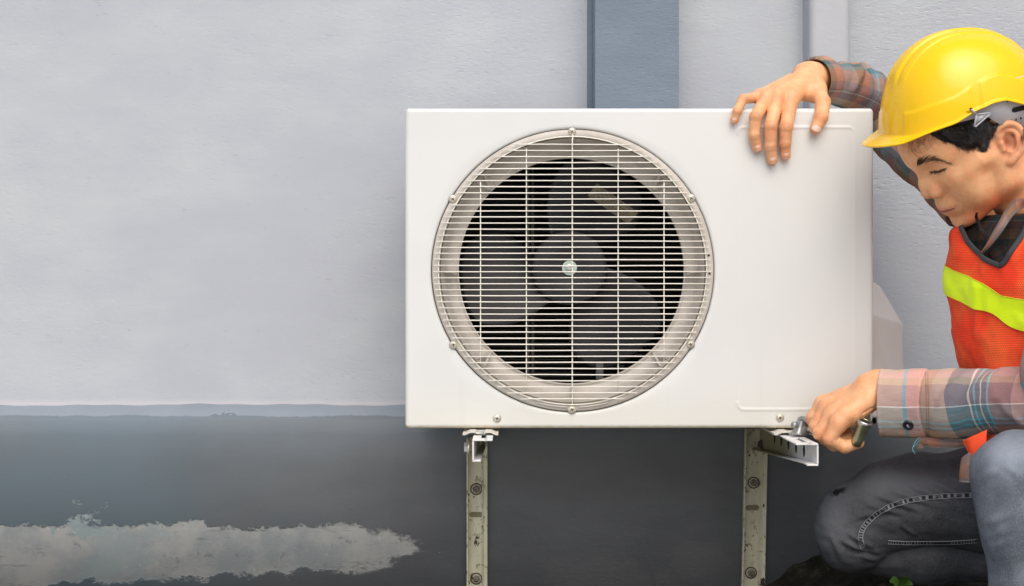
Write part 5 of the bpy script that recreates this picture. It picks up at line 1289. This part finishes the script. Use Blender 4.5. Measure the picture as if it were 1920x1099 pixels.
if h0:
    b = MB(); b.lathe([(.0078, -.002), (.0078, .0018), (.0066, .0026), (.0052, .0018), (0, .0016)], h0, n0, 24); bt = b.build('cuff_button', M_BTN, shirt, True)
    b = MB(); up_ = Vector((0, 0, 1)); s_ = n0.cross(up_).normalized(); b.tube([h0+n0*.0022+up_*.0028, h0+n0*.0034, h0+n0*.0022-up_*.0028], .0006, 5); b.tube([h0+n0*.0022+s_*.002+up_*.001, h0+n0*.0034, h0+n0*.0022-s_*.002-up_*.0018], .0006, 5); b.build('button_thread', M_THREAD, bt)
# ragged flap hanging under the cuff with a loose teal thread
cloth_strip('sleeve_flap', [P(1722, 819, -.15), P(1760, 822, -.16), P(1800, 826, -.18), P(1835, 818, -.20)], [P(1728, 836, -.148), P(1765, 840, -.158), P(1800, 839, -.178), P(1838, 826, -.20)], M_PLAID2, shirt, bulge=.003)
b = MB(); q_ = catmull([tuple(P(*t)) for t in ((1724, 820, -.152), (1716, 829, -.153), (1711, 842, -.154), (1716, 851, -.155))], 14); b.tube([Vector(p_) for p_ in q_], .0005, 5)
q_ = catmull([tuple(P(*t)) for t in ((1726, 823, -.152), (1719, 832, -.154), (1713, 838, -.154))], 10); b.tube([Vector(p_) for p_ in q_], .0004, 5); b.build('loose_thread', simple('teal_thread', (.12,.40,.45), .8), shirt)
b = MB()
for k in range(40): s0 = P(1723+rng.random()*8, 826+rng.random()*12, -.150); strand(b, [s0, s0+Vector((rng.normal()*.002-.002, -.001, -.002)), s0+Vector((rng.normal()*.004-.003, -.001, -.005*rng.random()-.001))], .0003)
b.build('frayed_edge', simple('fray', (.30,.20,.13), .9), shirt)
# upper part of the near sleeve at the frame's edge
sleeve('upper_sleeve', [P(1998, 770, -.30), P(1994, 690, -.31), P(2022, 620, -.31), P(2040, 540, -.30), P(2030, 480, -.27)], [(.050, .05), (.055, .056), (.058, .058), (.06, .06), (.05, .05)], M_PLAID, shirt, up=(0, -1, 0), nu=60, nv=40, seed=5)
# shirt tail under the vest
cloth_strip('shirt_tail', [P(1803, 858, -.245), P(1815, 850, -.26), P(1832, 846, -.27)], [P(1798, 903, -.24), P(1812, 905, -.255), P(1832, 905, -.265)], M_PLAID2, shirt, bulge=.004)
cloth_strip('vest_corner', [P(1805, 826, -.245), P(1818, 820, -.262), P(1850, 806, -.275)], [P(1826, 868, -.262), P(1829, 868, -.266), P(1850, 866, -.275)], simple('orange_vest_lining', (.86,.075,.014), .7), vest, bulge=.003)

# ---------------------------------------------------------------- jeans: far leg kneeling, near leg raised
jf = Field((.42, -.34, .04), (1.12, .22, .47), .0030)
K0 = P(1597, 985, .005); TH1 = P(1860, 935, -.045); TH2 = P(2080, 905, -.10)
jf.cone(P(1612, 970, .005), P(1662, 951, -.005), .0585, .0655, .02); jf.cone(P(1662, 951, -.005), P(1725, 938, -.015), .0655, .0695, .02); jf.cone(P(1725, 938, -.015), TH1, .0695, .076, .02); jf.cone(TH1, TH2, .078, .09, .03)
jf.ell(P(1594, 985, .0), (.052, .053, .058), None, .02)
jf.ell(P(1600, 1015, .005), (.050, .052, .050), None, .03)
kk = Field((.42, -.34, .04), (1.12, .22, .47), .0030)
kk.cone(P(1612, 1018, .02), P(1740, 1037, .0), .047, .047, .03); kk.cone(P(1740, 1037, .0), P(1930, 1035, -.02), .047, .042, .02)
jf.F = smin(jf.F, kk.F, .0015)
V, Fc = jf.nets(); N = vnormals(V, Fc)
pxx, pyy = px_of(V)
def fold(x0_, y0_, x1_, y1_, wd_, amp):
    """a crease across the cloth facing the viewer, between two photo points"""
    global V
    dx, dy = x1_-x0_, y1_-y0_; L_ = math.hypot(dx, dy); t = ((pxx-x0_)*dx+(pyy-y0_)*dy)/L_/L_; d = (-(pxx-x0_)*dy+(pyy-y0_)*dx)/L_
    w_ = np.sin(math.pi*np.clip(t, 0, 1))**.8*(np.exp(-(d/wd_)**2)-.6*np.exp(-((d-wd_*1.9)/wd_)**2))*ss(-.1, .5, -N[:,1]); V = V+N*(amp*w_)[:,None]
for t_ in ((1600, 972, 1665, 955, 5, 0.0051), (1622, 945, 1700, 965, 5, 0.0051), (1640, 928, 1730, 958, 5, 0.0058), (1668, 918, 1760, 950, 5, 0.0051), (1700, 908, 1790, 942, 5, 0.0051), (1740, 900, 1815, 935, 5, 0.0048), (1775, 890, 1840, 925, 5, 0.0044),
           (1590, 1000, 1640, 1030, 4, 0.0051), (1575, 1010, 1630, 1042, 5, 0.0054), (1590, 1030, 1650, 1045, 4, -0.0051), (1690, 985, 1720, 1005, 4, 0.0037), (1560, 1000, 1585, 1060, 6, 0.0034), (1830, 960, 1850, 1010, 5, 0.0034)): fold(*t_)
V = V+N*(vnoise(V, 22, 21)*.0026+vnoise(V*np.array((1, 1, 2.2)), 55, 22)*.0012)[:,None]
wear = np.exp(-((pxx-1700)/130)**2-((pyy-905)/32)**2)*.55+np.exp(-((pxx-1558)/24)**2-((pyy-985)/50)**2)*.35
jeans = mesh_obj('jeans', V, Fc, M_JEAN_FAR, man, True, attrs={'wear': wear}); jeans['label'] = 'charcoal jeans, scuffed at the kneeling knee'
jb = bvh_of(V, Fc)
def seam(path, name, off=10, side=1):
    """flat-felled seam: a dark band with pale ridges between two rows of thread, laid along the cloth"""
    n_ = 150; q_ = catmull([(x_, y_, 0) for x_, y_ in path], n_)[:,:2]; t_ = np.gradient(q_, axis=0); t_ /= np.linalg.norm(t_, axis=1)[:,None]; nn = np.c_[-t_[:,1], t_[:,0]]*side
    def line(o):
        L_ = []
        for k_ in range(n_):
            h_, _ = cast(jb, q_[k_][0]+nn[k_][0]*o, q_[k_][1]+nn[k_][1]*o, 0); L_.append(tuple(h_) if h_ is not None else (L_[-1] if L_ else tuple(P(q_[k_][0], q_[k_][1], -.05))))
        L_ = np.array(L_); K_ = 11; pad = np.pad(L_, ((K_//2, K_//2), (0, 0)), 'edge'); S_ = np.stack([np.convolve(pad[:,c_], np.ones(K_)/K_, 'valid') for c_ in range(3)], 1)
        # stay on the sight line of the path, but never sink below the cloth
        S_[:,1] = np.minimum(S_[:,1], L_[:,1]); return S_
    A, B_ = line(.4), line(off); d = CAMP-Vector(A[n_//2]); d = np.array(d.normalized())
    b = MB(); b.tube([Vector(p_+d*.0012) for p_ in A[::2]], .0006, 5); b.tube([Vector(p_+d*.0012) for p_ in B_[::2]], .00040, 5); b.build(name, M_THREAD, jeans, True)
    b = MB()
    for k_ in range(0, n_-2, 2): b.prism([Vector(A[k_]+d*.0006), Vector(A[k_+2]+d*.0006), Vector(B_[k_+2]+d*.0006), Vector(B_[k_]+d*.0006)], tuple(-d*.002))
    b.build('seam_band', M_BAND, jeans)
    b = MB(); k_ = 1.
    while k_ < n_-4:
        a_ = int(k_); w_ = 2
        M_ = lambda p_, q2, f_: p_*(1-f_)+q2*f_
        r0, r1 = rng.uniform(.08, .2), rng.uniform(.80, .95); pts = [M_(A[a_], B_[a_], r0), M_(A[a_+w_], B_[a_+w_], r0), M_(A[a_+w_], B_[a_+w_], r1), M_(A[a_], B_[a_], r1)]
        b.prism([Vector(p_+d*.0013) for p_ in pts], tuple(-d*.0008)); k_ += rng.uniform(4.0, 5.6)
    b.build('seam_ridges', M_SEAM, jeans)
seam([(1624, 1027), (1618, 1012), (1622, 994), (1640, 973), (1672, 953), (1715, 941), (1770, 935), (1832, 933)], 'seam_thread', 9, -1)
seam([(1664, 1013.5), (1700, 1015), (1745, 1015), (1795, 1014), (1832, 1011)], 'seam_thread', 6.5, 1)
# frayed hole on the far knee
b = MB()
for k in range(160):
    x_ = rng.normal(1572, 6); y_ = 923-(x_-1572)*.32+rng.normal()*2.5; h_, n_ = cast(jb, x_, y_, .0002)
    if h_: d_ = Vector((rng.normal()*.004, -.002, abs(rng.normal())*.0022)); strand(b, [h_, h_+d_*.5+n_*.001, h_+d_+n_*.0005], .00035)
b.build('frayed_knee', simple('dark_fray', (.015,.015,.018), .9), jeans)
# near leg
nf = Field((.50, -.50, -.10), (1.15, -.06, .45), .0036)
KN = P(1917, 905, -.335)
nf.cone(P(1917, 900, -.335), P(1926, 985, -.345), .056, .054, .03); nf.cone(P(1926, 985, -.345), P(1936, 1190, -.35), .054, .047, .03); nf.ell(P(1908, 880, -.34), (.050, .054, .036), None, .02)
nf.cone(P(1918, 895, -.335), P(2080, 915, -.27), .058, .078, .03); nf.cone(P(1936, 1190, -.35), P(1925, 1250, -.345), .047, .045, .02)
V, Fc = nf.nets(); N = vnormals(V, Fc); pxx, pyy = px_of(V)
for t_ in ((1835, 900, 1870, 880, 7, .0022), (1845, 985, 1905, 960, 7, .0022), (1850, 1020, 1900, 1000, 6, -.0020), (1880, 870, 1925, 900, 6, .0016)): fold(*t_)
V = V+N*(vnoise(V*np.array((1.6, 1, .6)), 30, 31)*.0026+vnoise(V, 70, 32)*.0007)[:,None]
wear = np.exp(-((pxx-1890)/40)**2-((pyy-860)/45)**2)*.5
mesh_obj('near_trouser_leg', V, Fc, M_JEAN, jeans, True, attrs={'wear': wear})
# boots
for (hx, hy, hz, dx) in ((P(1925, 1180, -.35).x, -.35, 0, -1),):
    q_ = Field((hx-.25, hy-.08, -.02), (hx+.12, hy+.08, .15), .004); q_.cone((hx, hy, .09), (hx+.01, hy, .045), .045, .042, .01); q_.cone((hx+.02, hy, .040), (hx-.16, hy, .034), .038, .034, .03); q_.ell((hx-.07, hy, -.03), (.25, .10, .04), None, .004, '-')
    V, Fc = q_.nets(); V[:,2] += float(ground_h(np.array([hx]), np.array([hy]))[0]); mesh_obj('boot', V, Fc, M_BOOT, man, True)

# ---------------------------------------------------------------- wrench held in the fist
wr = thing('wrench', 'chrome and olive ring spanner gripped in the fist under the unit corner', 'wrench', tuple(P(1560, 806, -.10)))
b = MB(); b.tube([P(1503, 802, -.030), P(1525, 806, -.055), P(1560, 812, -.095)], [.0065, .0062, .0065], 12); b.build('shank', M_CHROME, wr, True)
A_, B_ = P(1604, 834, -.128), P(1622, 789, -.140); ax = (B_-A_).normalized(); L_ = (B_-A_).length
b = MB(); b.lathe([(.0, 0), (.0078, .0), (.0092, .010), (.0096, L_*.74), (.0118, L_*.80), (.0122, L_*.98), (.0108, L_), (.0092, L_*.985), (.0088, L_*.80), (0, L_*.80)], A_, ax, 28); b.build('socket_handle', M_OLIVE, wr, True)
b = MB(); b.lathe([(.0122, L_*.86), (.0126, L_*.87), (.0126, L_*.985), (.0118, L_*1.012), (.0098, L_*1.0)], A_, ax, 28); b.build('socket_collar', M_CHROME, wr, True)
b = MB(); b.lathe([(0, L_*.975), (.0096, L_*.975)], A_, ax, 28); b.build('socket_bore', M_DARKCUT, wr)
b = MB(); C_ = P(1622, 794, -.095); b.prism([P(1612, 775, -.10), P(1631, 776, -.10), P(1634, 789, -.10), P(1629, 800, -.10), P(1618, 798, -.10)], (0, .008, 0)); b.build('handle_end', simple('white_handle_end', (.72,.72,.68), .4), wr, False, .0015)
b = MB(); c0 = P(1636, 789, -.092); b.lathe([(0, 0), (.0040, 0), (.0048, .002), (.0040, .005), (0, .005)], c0, (1, -.5, 0), 14); b.build('handle_knob', M_BLACK, wr, True)
# the cast jaw on the mounting nut
jw = MB(); n_ = 22; rows = []
for t in np.linspace(0, 1, 14):
    cx = 1505-4*t-3*t*t; y_ = 783+32*t; hw_ = np.interp(t, [0, .15, .6, .92, 1], [.0070, .0078, .0098, .0135, .0140]); c_ = P(cx, y_, -.040)
    rows.append([c_+Vector((math.cos(a)*hw_*(1+.10*math.cos(4*a+1)), math.sin(a)*hw_*.8*(1+.08*math.cos(4*a+1)), .0012*math.cos(3*a))) for a in np.linspace(0, 2*math.pi, n_, endpoint=False)])
top = P(1505, 781.5, -.040); jw.add([p_ for r_ in rows for p_ in r_]+[top], [(i*n_+k, i*n_+(k+1) % n_, (i+1)*n_+(k+1) % n_, (i+1)*n_+k) for i in range(13) for k in range(n_)]+[(n_*14, (k+1) % n_, k) for k in range(n_)]+[tuple(13*n_+k for k in range(n_))])
jw.build('jaw', M_CAST, wr, True)
b = MB(); b.tube([P(1502, 785, -.042), P(1512, 787, -.048), P(1526, 790, -.060), P(1545, 800, -.085)], [.0045, .0052, .0062, .0065], 12); b.build('jaw_arm', M_CAST, wr, True)
b = MB(); b.lathe([(0, -.001), (.0050, -.001), (.0050, .004), (.0030, .006), (0, .006)], P(1490, 797, -.046), (-.6, -.8, .2), 10); b.build('jaw_screw', M_CAST, wr, True)
# ---------------------------------------------------------------- weed and litter on the soil
weed = thing('weed', 'small bright green weed sprouting from dark soil below the kneeling leg', 'weed', tuple(P(1688, 1092, -.10)))
for (x0_, y0_, x1_, y1_, w_) in ((1688, 1096, 1668, 1090, .006), (1688, 1097, 1694, 1082, .0035), (1690, 1098, 1706, 1084, .004), (1686, 1099, 1676, 1098, .005), (1692, 1099, 1712, 1096, .0045)):
    a_, c_ = P(x0_, y0_, -.10), P(x1_, y1_, -.125); d_ = c_-a_; sd_ = d_.cross(Vector((0, -1, .3))).normalized(); b = MB(); V = []
    for i in range(9):
        t = i/8; wv = w_*math.sin(math.pi*(t*.94+.03))**.8; m0 = a_+d_*t+Vector((0, 0, .004*math.sin(math.pi*t))); V += [m0-sd_*wv, m0+Vector((0, 0, -.0012)), m0+sd_*wv]
    V = np.array(V); i = (np.arange(8)[:,None]*3+np.arange(2)[None]).ravel(); mesh_obj('leaf', V, np.c_[i, i+3, i+4, i+1], M_LEAF, weed, True)
b = MB(); b.tube([P(1688, 1112, -.10), P(1689, 1097, -.10)], .0012, 5); b.build('stem', M_LEAF, weed, True)
mo = MB()
for k in range(2600):
    x_ = rng.uniform(.44, 1.15); y_ = rng.uniform(-.12, .315); 
    if vnoise(np.array([[x_, y_, 0]]), 16, 8)[0] < -.05: continue
    z_ = float(ground_h(np.array([x_]), np.array([y_]))[0]); s_ = rng.uniform(.0015, .006); a_ = rng.uniform(0, 6.28); u_ = Vector((math.cos(a_), math.sin(a_), rng.uniform(-.2, .9))).normalized()*s_; v_ = Vector((-math.sin(a_), math.cos(a_), rng.uniform(-.3, .6))).normalized()*s_*.6
    c_ = Vector((x_, y_, z_+.001)); mo.add([c_, c_+u_*.5+v_, c_+u_*1.2, c_+u_*.5-v_], [(0, 1, 2, 3)])
m = Mat('moss_and_litter', .9); p = m.pos(); c = m.ramp(m.noise(p, 30, 5, .7), [(.3, (.012,.018,.004)), (.5, (.03,.045,.008)), (.62, (.06,.05,.03)), (.75, (.02,.015,.008))])
me = bpy.data.meshes.new('moss'); me.from_pydata([tuple(v_) for v_ in mo.v], [], mo.f); me.materials.append(m.done(c)); moss = bpy.data.objects.new('moss', me); COL.objects.link(moss); moss['kind'] = 'stuff'
moss['label'] = 'moss and leaf litter on dark soil at the foot of the wall'; moss['category'] = 'moss'
